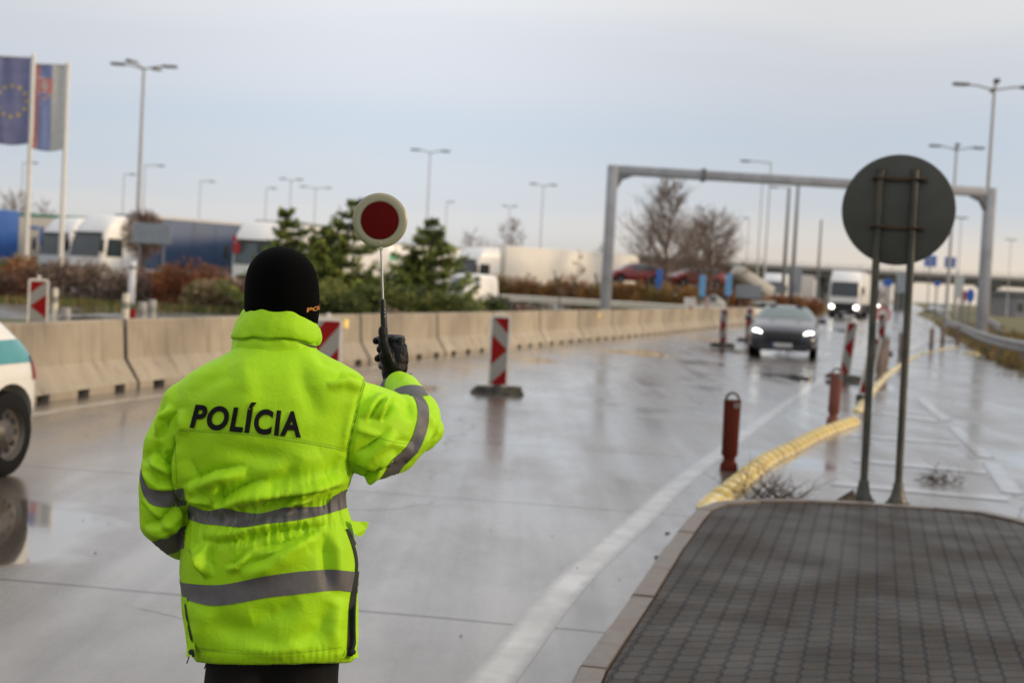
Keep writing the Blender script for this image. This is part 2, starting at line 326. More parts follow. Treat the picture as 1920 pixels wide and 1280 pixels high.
sheet('verge', [road_r[2], road_r[3], road_r[4], road_r[5], road_r[6], (27, 80), (22.6, 60), (20.5, 50), (20.5, 36), (24, 25), (17.5, 20.5)], .008, M_brown)
# grass tufts on the verge and weeds (nobody could count the blades)
def tuft_field(name, pts, n, h, mats, wd=.02, spread=.3, z=0, clump=6):
    b = MB()
    for i in range(n):
        x, y = pts(); 
        for k in range(clump):
            a = random.random()*2*PI; hh = h*random.uniform(.5, 1.15); dx, dy = math.cos(a)*spread*random.random(), math.sin(a)*spread*random.random()
            q = Vector((x+dx, y+dy, z)); tip = q+Vector((random.gauss(0, .3)*hh, random.gauss(0, .3)*hh, hh)); s = Vector((math.cos(a+1.5), math.sin(a+1.5), 0))*wd
            b.add([q-s, q+s, tip], [(0, 1, 2)], mi=random.randrange(len(mats)))
    o = b.build(name, mats, fix=False); return o
M_st = [mat('straw', (.26, .17, .07), .9), mat('straw_dark', (.13, .075, .03), .9), mat('olive_blade', (.11, .12, .03), .9)]
def in_verge():
    t = random.random(); i = 2+int(t*4.2); u = random.random(); a = Vector(road_r[i]); c = Vector(road_r[i+1]); p = a.lerp(c, u); return p.x+random.random()**1.3*5+.05, p.y
tag(tuft_field('dry_grass', in_verge, 2600, .32, M_st, .03, .4), 'dry brown and olive grass along the right verge below the guard rail', 'grass', kind='stuff')
def in_field():
    y = random.uniform(52, 120); return y*.30+random.uniform(6, 24)*y/60, y
tag(tuft_field('field_grass', in_field, 2600, .6, [M_st[2], mat('field_green', (.10, .13, .028), .9), M_st[0]], .06, .8), 'green and yellow field grass behind the right guard rail', 'grass', kind='stuff')
def in_strip():
    return random.uniform(-26, 2), random.uniform(48.5, 56)
tag(tuft_field('verge_weeds', in_strip, 1300, .28, [M_st[2], mat('field_green', (.10, .13, .028), .9), M_st[0]], .04, .5), 'low green grass in front of the shrubs on the left', 'grass', kind='stuff')

# ------------------------------------------------------------------ paved island
kerb_o = [(.12, 4.6), (.35, 5.94), (.69, 7.39), (1.02, 8.85), (1.30, 10.0), (1.42, 10.45), (1.62, 10.85), (1.95, 11.1), (2.4, 11.22), (2.9, 11.25), (3.4, 11.2), (3.76, 11.1), (3.95, 10.75), (4.4, 9.6), (5.0, 8.0), (5.4, 5), (5.4, 2.5), (-.5, 2.5)]
def inset(poly, d):
    o = []; n = len(poly)
    for i in range(n):
        a, b_, c = Vector(poly[i-1]), Vector(poly[i]), Vector(poly[(i+1) % n]); e1 = (b_-a).normalized(); e2 = (c-b_).normalized()
        n1 = Vector((e1.y, -e1.x)); n2 = Vector((e2.y, -e2.x)); nn = (n1+n2).normalized(); k = d/max(.4, nn.dot(n1)); o.append(tuple(b_+nn*k))
    return o
def paver_mat():
    m = bpy.data.materials.new('wave_pavers'); m.use_nodes = True; n = m.node_tree.nodes; l = m.node_tree.links; b = n['Principled BSDF']
    g = n.new('ShaderNodeNewGeometry'); mp = n.new('ShaderNodeMapping'); mp.inputs['Rotation'].default_value = (0, 0, R(14.2)); l.new(g.outputs['Position'], mp.inputs[0])
    s = n.new('ShaderNodeSeparateXYZ'); l.new(mp.outputs[0], s.inputs[0])
    def mth(op, a, b_=None, c=None):
        k = n.new('ShaderNodeMath'); k.operation = op
        for i, v in enumerate((a, b_, c)):
            if v is None: continue
            if isinstance(v, (int, float)): k.inputs[i].default_value = v
            else: l.new(v, k.inputs[i])
        return k.outputs[0]
    def mr(v, a, b_, c, d):
        k = n.new('ShaderNodeMapRange'); k.inputs[1].default_value = a; k.inputs[2].default_value = b_; k.inputs[3].default_value = c; k.inputs[4].default_value = d; l.new(v, k.inputs[0]); return k.outputs[0]
    U, V = .107, .128; u, v = s.outputs[0], s.outputs[1]
    tri = mth('PINGPONG', mth('ADD', v, V*.25), V/2)                       # zigzag sides
    uu = mth('ADD', u, mth('MULTIPLY', mth('SUBTRACT', tri, V/4), .13))
    vv = mth('ADD', v, mth('MULTIPLY', mth('SINE', mth('MULTIPLY', u, 2*PI/U)), .013))
    fu = mth('FRACT', mth('DIVIDE', uu, U)); fv = mth('FRACT', mth('DIVIDE', vv, V))
    du = mth('MULTIPLY', mth('SUBTRACT', .5, mth('ABSOLUTE', mth('SUBTRACT', fu, .5))), U); dv = mth('MULTIPLY', mth('SUBTRACT', .5, mth('ABSOLUTE', mth('SUBTRACT', fv, .5))), V)
    hu = mr(du, .004, .012, 0, 1); hv = mr(dv, .0025, .0085, 0, 1); h = mth('MINIMUM', hu, hv); gap = mth('MINIMUM', mr(du, .0045, .0105, 0, 1), mr(dv, .0012, .0050, .25, 1))
    iu = mth('FLOOR', mth('DIVIDE', uu, U)); iv = mth('FLOOR', mth('DIVIDE', vv, V)); cb = n.new('ShaderNodeCombineXYZ'); l.new(iu, cb.inputs[0]); l.new(iv, cb.inputs[1])
    wnz = n.new('ShaderNodeTexWhiteNoise'); l.new(cb.outputs[0], wnz.inputs['Vector'])
    nz = n.new('ShaderNodeTexNoise'); nz.inputs['Scale'].default_value = 1.6; nz.inputs['Detail'].default_value = 5; l.new(g.outputs['Position'], nz.inputs[0])
    nf = n.new('ShaderNodeTexNoise'); nf.inputs['Scale'].default_value = 90; nf.inputs['Detail'].default_value = 3; l.new(g.outputs['Position'], nf.inputs[0])
    mx = n.new('ShaderNodeMixRGB'); mx.inputs[1].default_value = (.034, .027, .020, 1); mx.inputs[2].default_value = (.026, .017, .010, 1); l.new(mr(nz.outputs[0], .45, .8, 0, .8), mx.inputs[0])
    k = mth('MULTIPLY', mth('MULTIPLY', mr(wnz.outputs['Value'], 0, 1, .84, 1.18), mr(nf.outputs[0], .3, .7, .72, 1.3)), mr(gap, 0, 1, .10, 1))
    sv = n.new('ShaderNodeVectorMath'); sv.operation = 'SCALE'; l.new(mx.outputs[0], sv.inputs[0]); l.new(k, sv.inputs['Scale']); l.new(sv.outputs[0], b.inputs['Base Color'])
    l.new(mr(nz.outputs[0], .35, .65, .36, .55), b.inputs['Roughness']); b.inputs['Specular IOR Level'].default_value = .11
    bp = n.new('ShaderNodeBump'); bp.inputs['Distance'].default_value = .011; bp.inputs['Strength'].default_value = .9
    l.new(mth('ADD', mth('ADD', h, mth('MULTIPLY', nf.outputs[0], .10)), mth('MULTIPLY', wnz.outputs['Value'], .22)), bp.inputs['Height']); l.new(bp.outputs[0], b.inputs['Normal'])
    return m
IH = .075
inner = inset(kerb_o, .12); inner_p = inset(kerb_o, .128)
b = MB(); b.prism(inner_p, -.05, IH-.012); tag(b.build('island_paving', paver_mat()), kind='structure')
M_kerb = mat('kerb_stone', (.125, .10, .078), .38, c2=(.12, .085, .06), s2=4, var=.2, vscale=14, bump=.003, bscale=50)
b = MB(); n = len(kerb_o)
def along(poly, step):
    o = []; 
    for i in range(len(poly)-1):
        a, c = Vector(poly[i]), Vector(poly[i+1]); k = max(1, round((c-a).length/step))
        for j in range(k): o.append((a.lerp(c, j/k), a.lerp(c, (j+1)/k)))
    return o
for i in range(16):
    a, c = Vector(kerb_o[i]), Vector(kerb_o[i+1]); ai, ci = Vector(inner[i]), Vector(inner[i+1]); k = max(1, round((c-a).length/.75))
    for j in range(k):
        g0 = .004/(c-a).length
        t0, t1 = j/k+g0, (j+1)/k-g0; p = [a.lerp(c, t0), a.lerp(c, t1), ai.lerp(ci, t1), ai.lerp(ci, t0)]
        zz_ = IH+random.uniform(-.004, .004); bo = .02
        q0 = [a.lerp(c, t0).lerp(ai.lerp(ci, t0), .12), a.lerp(c, t1).lerp(ai.lerp(ci, t1), .12)]
        vs = [(*p[0], -.05), (*p[1], -.05), (*p[2], -.05), (*p[3], -.05), (*p[0], zz_-bo), (*p[1], zz_-bo), (*q0[1], zz_), (*q0[0], zz_), (*p[2], zz_), (*p[3], zz_)]
        b.add(vs, [(3, 2, 1, 0), (0, 1, 5, 4), (4, 5, 6, 7), (7, 6, 8, 9), (2, 3, 9, 8), (1, 2, 8, 6, 5), (0, 4, 7, 9, 3)])
tag(b.build('island_kerb', M_kerb), kind='structure')
M_soil = mat('dark_silt', (.035, .026, .016), .5, c2=(.09, .06, .03), s2=6, bump=.01, bscale=30)
b = MB()
for i in range(70):
    t = random.random(); i0 = 6+t*7; a = Vector(kerb_o[int(i0)]).lerp(Vector(kerb_o[int(i0)+1]), i0 % 1); a += Vector((random.gauss(0, .03), random.uniform(.02, .08)))
    b.sphere((a.x, a.y, .005), random.uniform(.015, .045), 7, 4, sc=(1.5, 1, .45))
tag(b.build('silt', M_soil, smooth=True), 'dark soil and grit washed along the far edge of the paved island', 'soil', kind='stuff')
b = MB()
for i in range(22):
    a, c = G(random.uniform(150, 1300), random.uniform(760, 1260)), None
    b.sphere((a.x, a.y, .004), random.uniform(.003, .006), 6, 4, sc=(1.3, 1, .5))
for (px, py) in [(1135, 1207), (1168, 1150), (1230, 1045), (1250, 1000), (1197, 1112)]:
    a = G(px, py); b.sphere((a.x, a.y, .006), .013, 7, 4, sc=(1, .8, .6)); b.sphere((a.x+.02, a.y+.02, .006), .008, 7, 4, sc=(1, .8, .6))
tag(b.build('grit', M_soil, smooth=True), 'small dark stones scattered over the wet road', 'grit', kind='stuff')
def weed(px, py, n, h, label, cl='weed'):
    o = G(px, py); t = thing('dead_weed', label, 'weed', o, 0, 'dead weeds by the paved island'); b = MB()
    for i in range(n):
        a = random.uniform(0, 2*PI); hh = h*random.uniform(.4, 1); q = Vector((random.gauss(0, .12), random.gauss(0, .07), 0)); d = Vector((math.cos(a)*1.0, math.sin(a)*.5, .55)).normalized()
        pts = [q]; 
        for k in range(4): d = (d+Vector((random.gauss(0, .28), random.gauss(0, .28), random.gauss(-.03, .2)))).normalized(); pts.append(pts[-1]+d*hh*.28)
        for p_ in pts: p_.z = max(p_.z, .006)
        b.tube(pts, [.004, .0035, .003, .002, .0012], 5)
        for k in range(3):
            s = pts[random.randrange(1, 4)]; e = s+Vector((random.gauss(0, .06), random.gauss(0, .06), random.uniform(0, .08))); b.tube([s, e], [.002, .001], 4)
    b.build('stem', mat('dead_twig', (.075, .045, .022), .8), t)
weed(1450, 938, 60, .42, 'tangle of dead brown weeds at the far left corner of the paved island')
weed(1765, 905, 30, .24, 'small heap of dead leaves and twigs on the wet asphalt right of the sign posts')
weed(1905, 1000, 6, .1, 'sparse dry sprigs at the right edge of the paved island')

# ------------------------------------------------------------------ concrete barriers
M_conc = mat('barrier_concrete', (.34, .29, .215), .8, c2=(.19, .16, .12), s2=.9, fac2=(.45, .80), var=.10, vscale=3.5, bump=.004, bscale=28)
vary(M_conc, .86, 1.12, True)
M_concd = mat('joint_steel', (.035, .028, .022), .7)  # near-black that stands in for the shade between barrier segments
M_refl = mat('amber_reflector', (1.0, .74, .20), .25, coat=.6)
bp_ = catmull(BAR, 14)
cum = [0]
for i in range(1, len(bp_)): cum.append(cum[-1]+(bp_[i]-bp_[i-1]).length)
def bpos(s):
    for i in range(1, len(cum)):
        if cum[i] >= s or i == len(cum)-1:
            t = (s-cum[i-1])/max(1e-6, cum[i]-cum[i-1]); return bp_[i-1].lerp(bp_[i], t)
def nearest_s(p): return min(((bp_[i]-Vector(p)).length, cum[i]) for i in range(len(cum)))[1]
s_joint = nearest_s((-4.93, 18.9)); SEG = 4.05
prof = [(.0, 0), (.0, .085), (.20, .385), (.232, .885), (.248, .90), (.352, .90), (.368, .885), (.40, .385), (.60, .085), (.60, 0)]   # x = away from the carriageway
profn = [(.0, .0851), (.20, .385), (.232, .885), (.248, .90), (.352, .90), (.368, .885), (.40, .385), (.60, .0851)]
def barrier_body(Ln, parent):
    b = MB(); cuts = [0]
    n_s = 4; w_ = .30
    for k in range(n_s): c = Ln*(k+.5)/n_s; cuts += [c-w_/2, c+w_/2]
    cuts.append(Ln)
    for i in range(len(cuts)-1):
        pr = prof if i % 2 == 0 else profn
        r0 = [(x, cuts[i], z) for x, z in pr]; r1 = [(x, cuts[i+1], z) for x, z in pr]; b.loft([r0, r1])
    return b.build('barrier_body', M_conc, parent)
s0 = s_joint-SEG*3; k = 0; first = None
nseg = 0
while s0+SEG*nseg < cum[-1]-1: nseg += 1
for k in range(nseg):
    a = s0+SEG*k; 
    if a < 0:
        pa = bpos(0)+(bp_[0]-bp_[1]).normalized()*(-a); 
    else: pa = bpos(a)
    pb = bpos(a+SEG) if a+SEG > 0 else bp_[0]+(bp_[0]-bp_[1]).normalized()*(-(a+SEG))
    d = (pb-pa).normalized(); rz = math.atan2(-d.x, d.y)
    name = 'concrete_barrier'
    lab = 'tan concrete barrier segment, %s from the near left end' % ordn(k)
    t = thing(name, lab, 'barrier', (pa.x, pa.y, 0), rz, 'concrete barrier segments beside the road')
    # profile x must point away from the road: local -x is left of travel
    t.scale = (1, 1, 1)
    if first is None:
        bb = barrier_body(SEG-.10, t); bb.data.transform(Matrix.Scale(-1, 4, (1, 0, 0))); bb.data.flip_normals(); first = bb.data
        b = MB(); b.loft([[(-(.075+x*.75), SEG-.095, .02+z*.9) for x, z in prof], [(-(.075+x*.75), SEG-.005, .02+z*.9) for x, z in prof]]); jj = b.build('dark_gap_fill', M_concd, t); jd = jj.data  # dark filler added in the open gap so it reads as shaded
        b = MB(); b.rbox((-.205, SEG*.5, .74), (.03, .20, .15), .008); b.box((-.21, SEG*.5, .66), (.04, .05, .05)); rf = b.build('reflector', M_refl, t); rd = rf.data
        if k not in (): 
            bpy.data.objects.remove(rf); KIDS[t.name].pop()
    else:
        for nm, me in (('barrier_body', first), ('dark_gap_fill', jd)):
            o = bpy.data.objects.new(nm, me); col.objects.link(o); o.parent = t
    mid_ = (pa+pb)/2
    for (rx, ry) in ((-3.3, 25.9), (3.25, 44.2), (6.9, 58.5)):
        if abs(mid_.y-ry) < SEG*.52 and not t.get('r'):
            o = bpy.data.objects.new('reflector', rd); col.objects.link(o); o.parent = t; t['r'] = 1; o.location = (0, (ry-mid_.y), 0)
            tag(t, lab+', with amber reflector')
    if 'r' in t: del t['r']

# ------------------------------------------------------------------ delineator boards
M_white = mat('white_plastic', (.62, .60, .55), .45, var=.06)
M_rw = mat('dull_white_sheeting', (.22, .22, .20), .5, var=.06)
M_red = mat('red_sheeting', (.20, .004, .004), .55, var=.08, spec=.15)
M_rubber = mat('black_rubber', (.03, .03, .03), .65, c2=(.09, .08, .06), s2=6, bump=.004)
M_rubberd = mat('dusty_rubber', (.10, .085, .055), .8, c2=(.05, .045, .035), s2=8, bump=.004)
def clip(poly, a, b_, c):   # keep a*x+b*z<=c
    o = []
    for i in range(len(poly)):
        p, q = poly[i], poly[(i+1) % len(poly)]; fp = a*p[0]+b_*p[1]-c; fq = a*q[0]+b_*q[1]-c
        if fp <= 0: o.append(p)
        if fp*fq < 0: t = fp/(fp-fq); o.append((p[0]+(q[0]-p[0])*t, p[1]+(q[1]-p[1])*t))
    return o
def board(loc, rz, label, pattern='arrow', base='pad', lean=0, H=1.0, W=.25, flip=1, knob=True, z0=.13, leany=0, diag=1):
    t = thing('delineator_board', label, 'road marker', loc, rz, 'red and white delineator boards'); t.rotation_euler = (leany, lean, rz)
    d = .055; b = MB()
    x, z1 = W/2, z0+H
    def rr(w_, za, zb, r):
        return [(-w_, za), (w_, za), (w_, zb-r)]+[(w_-r+r*math.cos(a), zb-r+r*math.sin(a)) for a in (PI/8, PI/4, 3*PI/8)]+[(w_-r, zb), (-w_+r, zb)]+[(-w_+r-r*math.sin(a), zb-r+r*math.cos(a)) for a in (PI/8, PI/4, 3*PI/8)]+[(-w_, zb-r)]
    o_ = rr(x+.028, z0-.02, z1+.03, .05)
    b.loft([[(p, d/2, q) for p, q in o_], [(p, -d/2, q) for p, q in o_]]); b.build('frame', M_white, t, smooth=True)
    # sheeting: rail-edged panel set 3 mm proud
    for side in (-1,):
        y = -d/2-.003; pan = rr(x-.006, z0+.01, z1, .02)
        bw = MB(); bw.loft([[(p, y, q) for p, q in pan], [(p, y+.003, q) for p, q in pan]]); pn = bw.build('panel', M_rw, t)
        br_ = MB(); per = H/2.05
        def poly_add(pl):
            if len(pl) > 2: br_ = MB(); br_.add([(p, y-.002, q) for p, q in pl], [tuple(range(len(pl)))]); br_.build('red_stripe', M_red, pn, fix=False)
        if pattern == 'arrow':
            for c in (-.03, .55, 1.13):
                zc = z0+H*(1-.44)-(-.5+c)*.0
            S = .98  # slope of the chevrons
            cz = z0+H*.52
            hw = x-.006
            for k in (-1, 0, 1):
                zc = cz+k*per*1.02*flip*0+k*H*.50
                # chevron pointing right: |z-zc| <= hh - S*(x*flip)
                up = [(-hw, zc), (hw, zc), (hw, zc), (-hw, zc)]
                thick = .26*H
                a0 = [(-flip*hw, zc+thick*.62), (flip*hw, zc-thick*.0+.002), (flip*hw, zc-.002), (-flip*hw, zc-thick*.62)]
                if k == 0: pl = [(-flip*hw, cz+.225*H), (flip*hw, cz), (-flip*hw, cz-.225*H)]
                elif k == 1: pl = [(-flip*hw*.88, z1-.010), (flip*hw*.96, z1-.010), (flip*hw, z1-.03), (flip*hw, z1-.24*H)]
                else: pl = [(-flip*hw*.96, z0+.012), (flip*hw, z0+.012), (flip*hw, z0+.25*H)]
                pl = clip(clip(pan, 0, 0, 1), 0, 0, 1) if False else pl
                poly_add(pl)
        else:
            for k in range(-2, 4):
                c = z0+per*k+.31-per
                pl = clip(clip(pan, -diag*1.25, 1, c+per*.5), diag*1.25, -1, -c); poly_add(pl)
    if knob: b = MB(); b.rbox((0, 0, z1+.055), (.05, .035, .06), .012); b.build('top_lug', M_white, t, smooth=True)
    if base == 'pad':
        b = MB(); prf = [(-.40, .0), (-.38, .05), (-.30, .105), (-.12, .115), (.12, .115), (.30, .105), (.38, .05), (.40, .0)]
        b.loft([[(p*.98, -.17, q) for p, q in prf], [(p, -.12, q*1.0) for p, q in prf], [(p, .12, q) for p, q in prf], [(p*.98, .17, q*.9) for p, q in prf]]); 
        bs = b.build('base', M_rubber, t, smooth=True)
        b = MB()
        b.rbox((-.18, -.13, .105), (.26, .10, .03), .008); b.build('grip_block', M_rubber, bs, smooth=True); b = MB(); b.rbox((.24, -.02, .10), (.24, .30, .045), .015); b.build('ballast', M_rubberd, bs, smooth=True)
        b = MB(); b.rbox((0, 0, .11), (.12, .07, .07), .01); b.build('socket', M_rubber, t, smooth=True)
    elif base == 'tall':
        b = MB(); b.rbox((0, 0, z0/2), (.10, .05, z0), .01); b.rbox((0, 0, .05), (.6, .35, .09), .03); b.build('base', M_rubber, t, smooth=True)
    elif base == 'foot':
        b = MB(); b.rbox((0, 0, .05), (.22, .22, .10), .02); b.build('base', M_rubber, t, smooth=True)
    return t
face = lambda v: math.atan2(-v.x, v.y)
board(G(932, 738), face(ray(932, 700)), 'red and white arrow board on a black rubber foot, alone in mid road', 'arrow')
board(at(620, 15.7), face(ray(620, 600))+.1, 'red and white striped board partly hidden by the officer\'s collar, in front of the barrier', 'diag', base='pad', W=.27)
board(at(75, 21.6), face(ray(75, 600)), 'white-framed red and white board standing behind the concrete barrier at the far left', 'arrow', flip=-1, z0=.50, H=.80, base='tall')
board(G(1354, 650), face(ray(1354, 640)), 'narrow red and white board on a black foot left of the oncoming dark car', 'arrow', W=.2)
board(G(1402, 640), face(ray(1402, 640)), 'narrow red and white board beside the left mirror of the dark car', 'arrow', W=.2, flip=1)
board(G(1582, 712), face(ray(1585, 700)), 'slightly leaning red and white board right of the dark car', 'arrow', flip=-1, H=1.05, W=.18, lean=R(5))
board(G(1616, 752), face(ray(1615, 700)), 'leaning red and white board just left of the sign post', 'arrow', flip=-1, H=.92, W=.13, lean=R(9), base='foot')
board(G(1650, 664), face(ray(1652, 640)), 'distant red and white board seen between the two sign posts', 'arrow', flip=-1, W=.2, H=1.1)

# ------------------------------------------------------------------ flexible marker posts
M_post = mat('red_brown_plastic', (.085, .013, .005), .6, var=.12, vscale=4, spec=.15)
M_postd = mat('dark_red_plastic', (.05, .012, .008), .5)
M_ring = mat('grey_plastic_ring', (.14, .13, .13), .5)
def fpost(loc, label, H=.74, m=M_post, sc_=1.0, lean=0.0):
    t = thing('marker_post', label, 'marker post', loc, 0, 'red brown marker posts'); t.rotation_euler = (0, lean, 0)
    b = MB(); prf = []
    w_ = .078*sc_
    rings = []
    for z, wx, wy in ((.0, .085, .05), (.06, .082, .048), (.10, .055, .035), (.135, .06, .04), (.15, w_, .045), (H*.5, w_*1.0, .045), (H-.075, w_*1.06, .045), (H-.07, w_*.98, .04)):
        rings.append([(wx*math.copysign(abs(math.cos(a))**.7, math.cos(a)), wy*math.copysign(abs(math.sin(a))**.7, math.sin(a)), z) for a in [2*PI*k/20 for k in range(20)]])
    b.loft(rings); b.build('post_body', m, t, smooth=True)
    b = MB(); b.tube([(w_*.80*math.cos(a), 0, H-.075+w_*.9*math.sin(a)) for a in [PI*k/14 for k in range(15)]], .015, 8); b.build('top_ring', M_ring, t, smooth=True, angle=180)
    b = MB(); b.rbox((.035, -.047*1.0, H-.12), (.06, .008, .05), .003); b.build('reflective_patch', M_ring, t)
fpost(G(1366, 882), 'tall red-brown marker post at the near end of the yellow kerb strip')
fpost(G(1561, 793), 'second red-brown marker post, where the yellow strip bends behind the first', m=mat('red_brown_plastic_b', (.16, .045, .03), .45), lean=R(1.5))
M_gb = mat('grey_brown_plastic', (.19, .14, .12), .6)
for (px, py, l) in [(1648, 712, 'grey-brown marker post just right of the left sign post'), (1654, 703, 'middle one of the grey-brown marker posts bunched between the sign posts'), (1659, 695, 'rearmost of the grey-brown marker posts bunched between the sign posts'),
                    (1688, 676, 'grey-brown marker post beside the right sign post'), (1745, 660, 'thin dark marker post on the curve of the yellow strip'), (1766, 653, 'faint marker post on the far curve of the yellow strip'), (1795, 648, 'pale marker post at the far end of the yellow strip')]:
    fpost(G(px, py), l, m=M_gb, H=.85)

# ------------------------------------------------------------------ yellow kerb modules
M_yel = mat('yellow_rubber', (.52, .38, .09), .5, c2=(.52, .46, .31), s2=18, fac2=(.48, .56), var=.22, vscale=20, bump=.003, bscale=60, coat=.2)
vary(M_yel, .78, 1.18)
M_ydirt = mat('yellow_joint_dirt', (.07, .035, .012), .7)
ys = catmull([G(1333, 948), G(1366, 926), G(1400, 896), G(1436, 868), G(1484, 845), G(1530, 820), G(1574, 803), G(1612, 790)], 10)
def curbs(pts, pitch, label, wd=.20, first_=True, start=0):
    cu = [0]
    for i in range(1, len(pts)): cu.append(cu[-1]+(pts[i]-pts[i-1]).length)
    n_ = int(cu[-1]/pitch); 
    def pp(s):
        for i in range(1, len(cu)):
            if cu[i] >= s: return pts[i-1].lerp(pts[i], (s-cu[i-1])/(cu[i]-cu[i-1]))
        return pts[-1]
    me = None
    for k in range(n_):
        a, c = pp(k*pitch), pp((k+1)*pitch); d = (c-a).normalized(); rz = math.atan2(-d.x, d.y)
        t = thing('kerb_module', label % ordn(k+start), 'lane divider', (a.x, a.y, 0.004), rz+random.gauss(0, .03), 'yellow rubber kerb modules'); t.rotation_euler[0] = random.gauss(0, .01)
        lp = pitch*(.74 if wd > .19 else .80)
        if me is None or (k == 0 and first_):
            b = MB(); H = .095 if wd > .19 else .05; rings = []
            zs = ((0, .62, .25), (.06, .86, .70), (.22, 1.0, .98), (.5, 1.04, 1.04), (.78, 1.0, .98), (.94, .86, .70), (1, .62, .25)) if not (k == 0 and first_) else ((-.9, .55, .06), (-.6, .85, .40), (-.1, 1.0, .8), (.5, 1, .95), (1, .9, .7))
            for s_, ww, hh in zs:
                rings.append([(wd/2*ww*x, lp*s_, H*hh*z) for x, z in ((-1.05, 0), (-1, .18), (-.82, .55), (-.5, .88), (0, 1), (.5, .88), (.82, .55), (1, .18), (1.05, 0))])
            b.loft(rings); ob = b.build('module_body', M_yel, t, smooth=True, angle=50)
            if not (k == 0 and first_): me = ob.data
            b = MB(); b.loft([[(wd/2*.6*x, lp*s_, H*.42*z) for x, z in ((-1.05, 0), (-.8, .6), (0, 1), (.8, .6), (1.05, 0))] for s_ in (.9, 1.2)]); oc = b.build('coupling', M_ydirt, t); cm_ = oc.data
        else:
            for nm, m_ in (('module_body', me), ('coupling', cm_)):
                o = bpy.data.objects.new(nm, m_); col.objects.link(o); o.parent = t
curbs(ys, .31, 'weathered yellow rubber kerb piece, %s from the curved strip\'s near end')
ys2 = catmull([G(1606, 772), G(1622, 752), G(1640, 728), G(1665, 702), G(1690, 684), G(1722, 667), G(1760, 657), G(1798, 651)], 10)
curbs(ys2, .62, 'yellow kerb piece of the far strip behind the sign posts, %s from its near end', wd=.15, first_=False)
t = thing('yellow_disc', 'low yellow road stud lying alone near the right verge', 'road stud', G(1822, 664)); b = MB(); b.lathe([(.3, 0), (.28, .05), (.2, .09), (0, .1)], 20); b.build('dome', M_yel, t, smooth=True)

# ------------------------------------------------------------------ round sign seen from the back
M_back = mat('sign_back_grey', (.050, .051, .042), .6, c2=(.045, .045, .036), s2=2, var=.12, bump=.001)
M_spost = mat('sign_post_steel', (.05, .052, .043), .45, metal=.3, c2=(.08, .07, .05), s2=3, var=.2)
M_rust = mat('bracket_rust', (.045, .028, .012), .7)
pl, pr = G(1617, 938), G(1683, 943); c0 = (pl+pr)/2
vx = (pr-pl).normalized(); rz = math.atan2(vx.y, vx.x)-R(6)
t = thing('road_sign', 'round road sign seen from its dark grey back, on two steel posts with flared feet', 'road sign', c0, rz)
half = (pr-pl).length/2*.98
dc = P(1684, 393, c0.y-.02)
Mi = (Matrix.Translation(c0) @ Matrix.Rotation(rz, 4, 'Z')).inverted(); dl = Mi @ dc
lean = math.radians(.2)
b = MB(); b.lathe([(0, .001), (.43, .0), (.445, .004), (.452, -.012), (.458, -.012), (.456, .012), (.44, .018), (0, .018)], 72, (dl.x, dl.y+.05, dl.z), Matrix.Rotation(R(90), 3, 'X').to_3x3()); dsk = b.build('disc', M_back, t, smooth=True)
b = MB(); b.lathe([(0, .0), (.45, .0), (.45, .002), (0, .002)], 60, (dl.x, dl.y+.055, dl.z), Matrix.Rotation(R(90), 3, 'X').to_3x3()); b.M = Matrix.Translation((0, .006, 0)); b.build('sign_face', M_rw, dsk)
b = MB(); b.tube([(dl.x+.447*math.cos(a), dl.y+.052, dl.z+.447*math.sin(a)) for a in [2*PI*k/72 for k in range(73)]], .009, 8, cap=False); b.build('rim', M_back, dsk, smooth=True, angle=180)
for sx in (-1, 1):
    top = Vector((dl.x+sx*half*.98-.02, 0, dl.z+.33)); bot = Vector((sx*half, 0, 0))
    b = MB(); b.tube([bot+Vector((0, 0, .06)), top], .0315, 20); b.lathe([(.034, -.002), (.036, 0), (0.02, .006), (0, .008)], 16, top); po = b.build('post', M_spost, t, smooth=True)
    b = MB(); b.lathe([(.082, 0), (.08, .025), (.06, .06), (.047, .12), (.040, .17), (.034, .175)], 20, bot); b.lathe([(.10, -.004), (.10, .012), (.0, .013)], 8, bot); b.build('post_foot', M_spost, po, smooth=True)
for dz in (.255, -.145):
    b = MB(); b.rbox((dl.x, dl.y+.022, dl.z+dz), (.44, .03, .038), .006)
    for sx in (-1, 1):
        xc = dl.x+sx*half*.98-.02*(dz+.5); b.tube([(xc+.045*math.cos(a), .045*math.sin(a), dl.z+dz) for a in [PI*2*k/16 for k in range(17)]], .010, 6, cap=False)
        b.tube([(xc+sx*.06, dl.y+.03, dl.z+dz), (xc+sx*.06, dl.y-.03, dl.z+dz)], .012, 8)
    b.build('bracket', M_rust, t, smooth=True)
t = thing('rubble_chunk', 'dark wedge of broken kerb lying beside the left sign post foot', 'rubble', G(1585, 940)); b = MB(); b.add([(-.10, -.04, 0), (.07, -.05, 0), (.08, .05, 0), (-.08, .04, 0), (.05, -.03, .11), (.075, .02, .09), (-.05, .01, .03)], [(3, 2, 1, 0), (0, 1, 4), (0, 4, 6), (1, 2, 5, 4), (2, 3, 6, 5), (4, 5, 6), (3, 0, 6)]); b.build('chunk', M_soil, t)
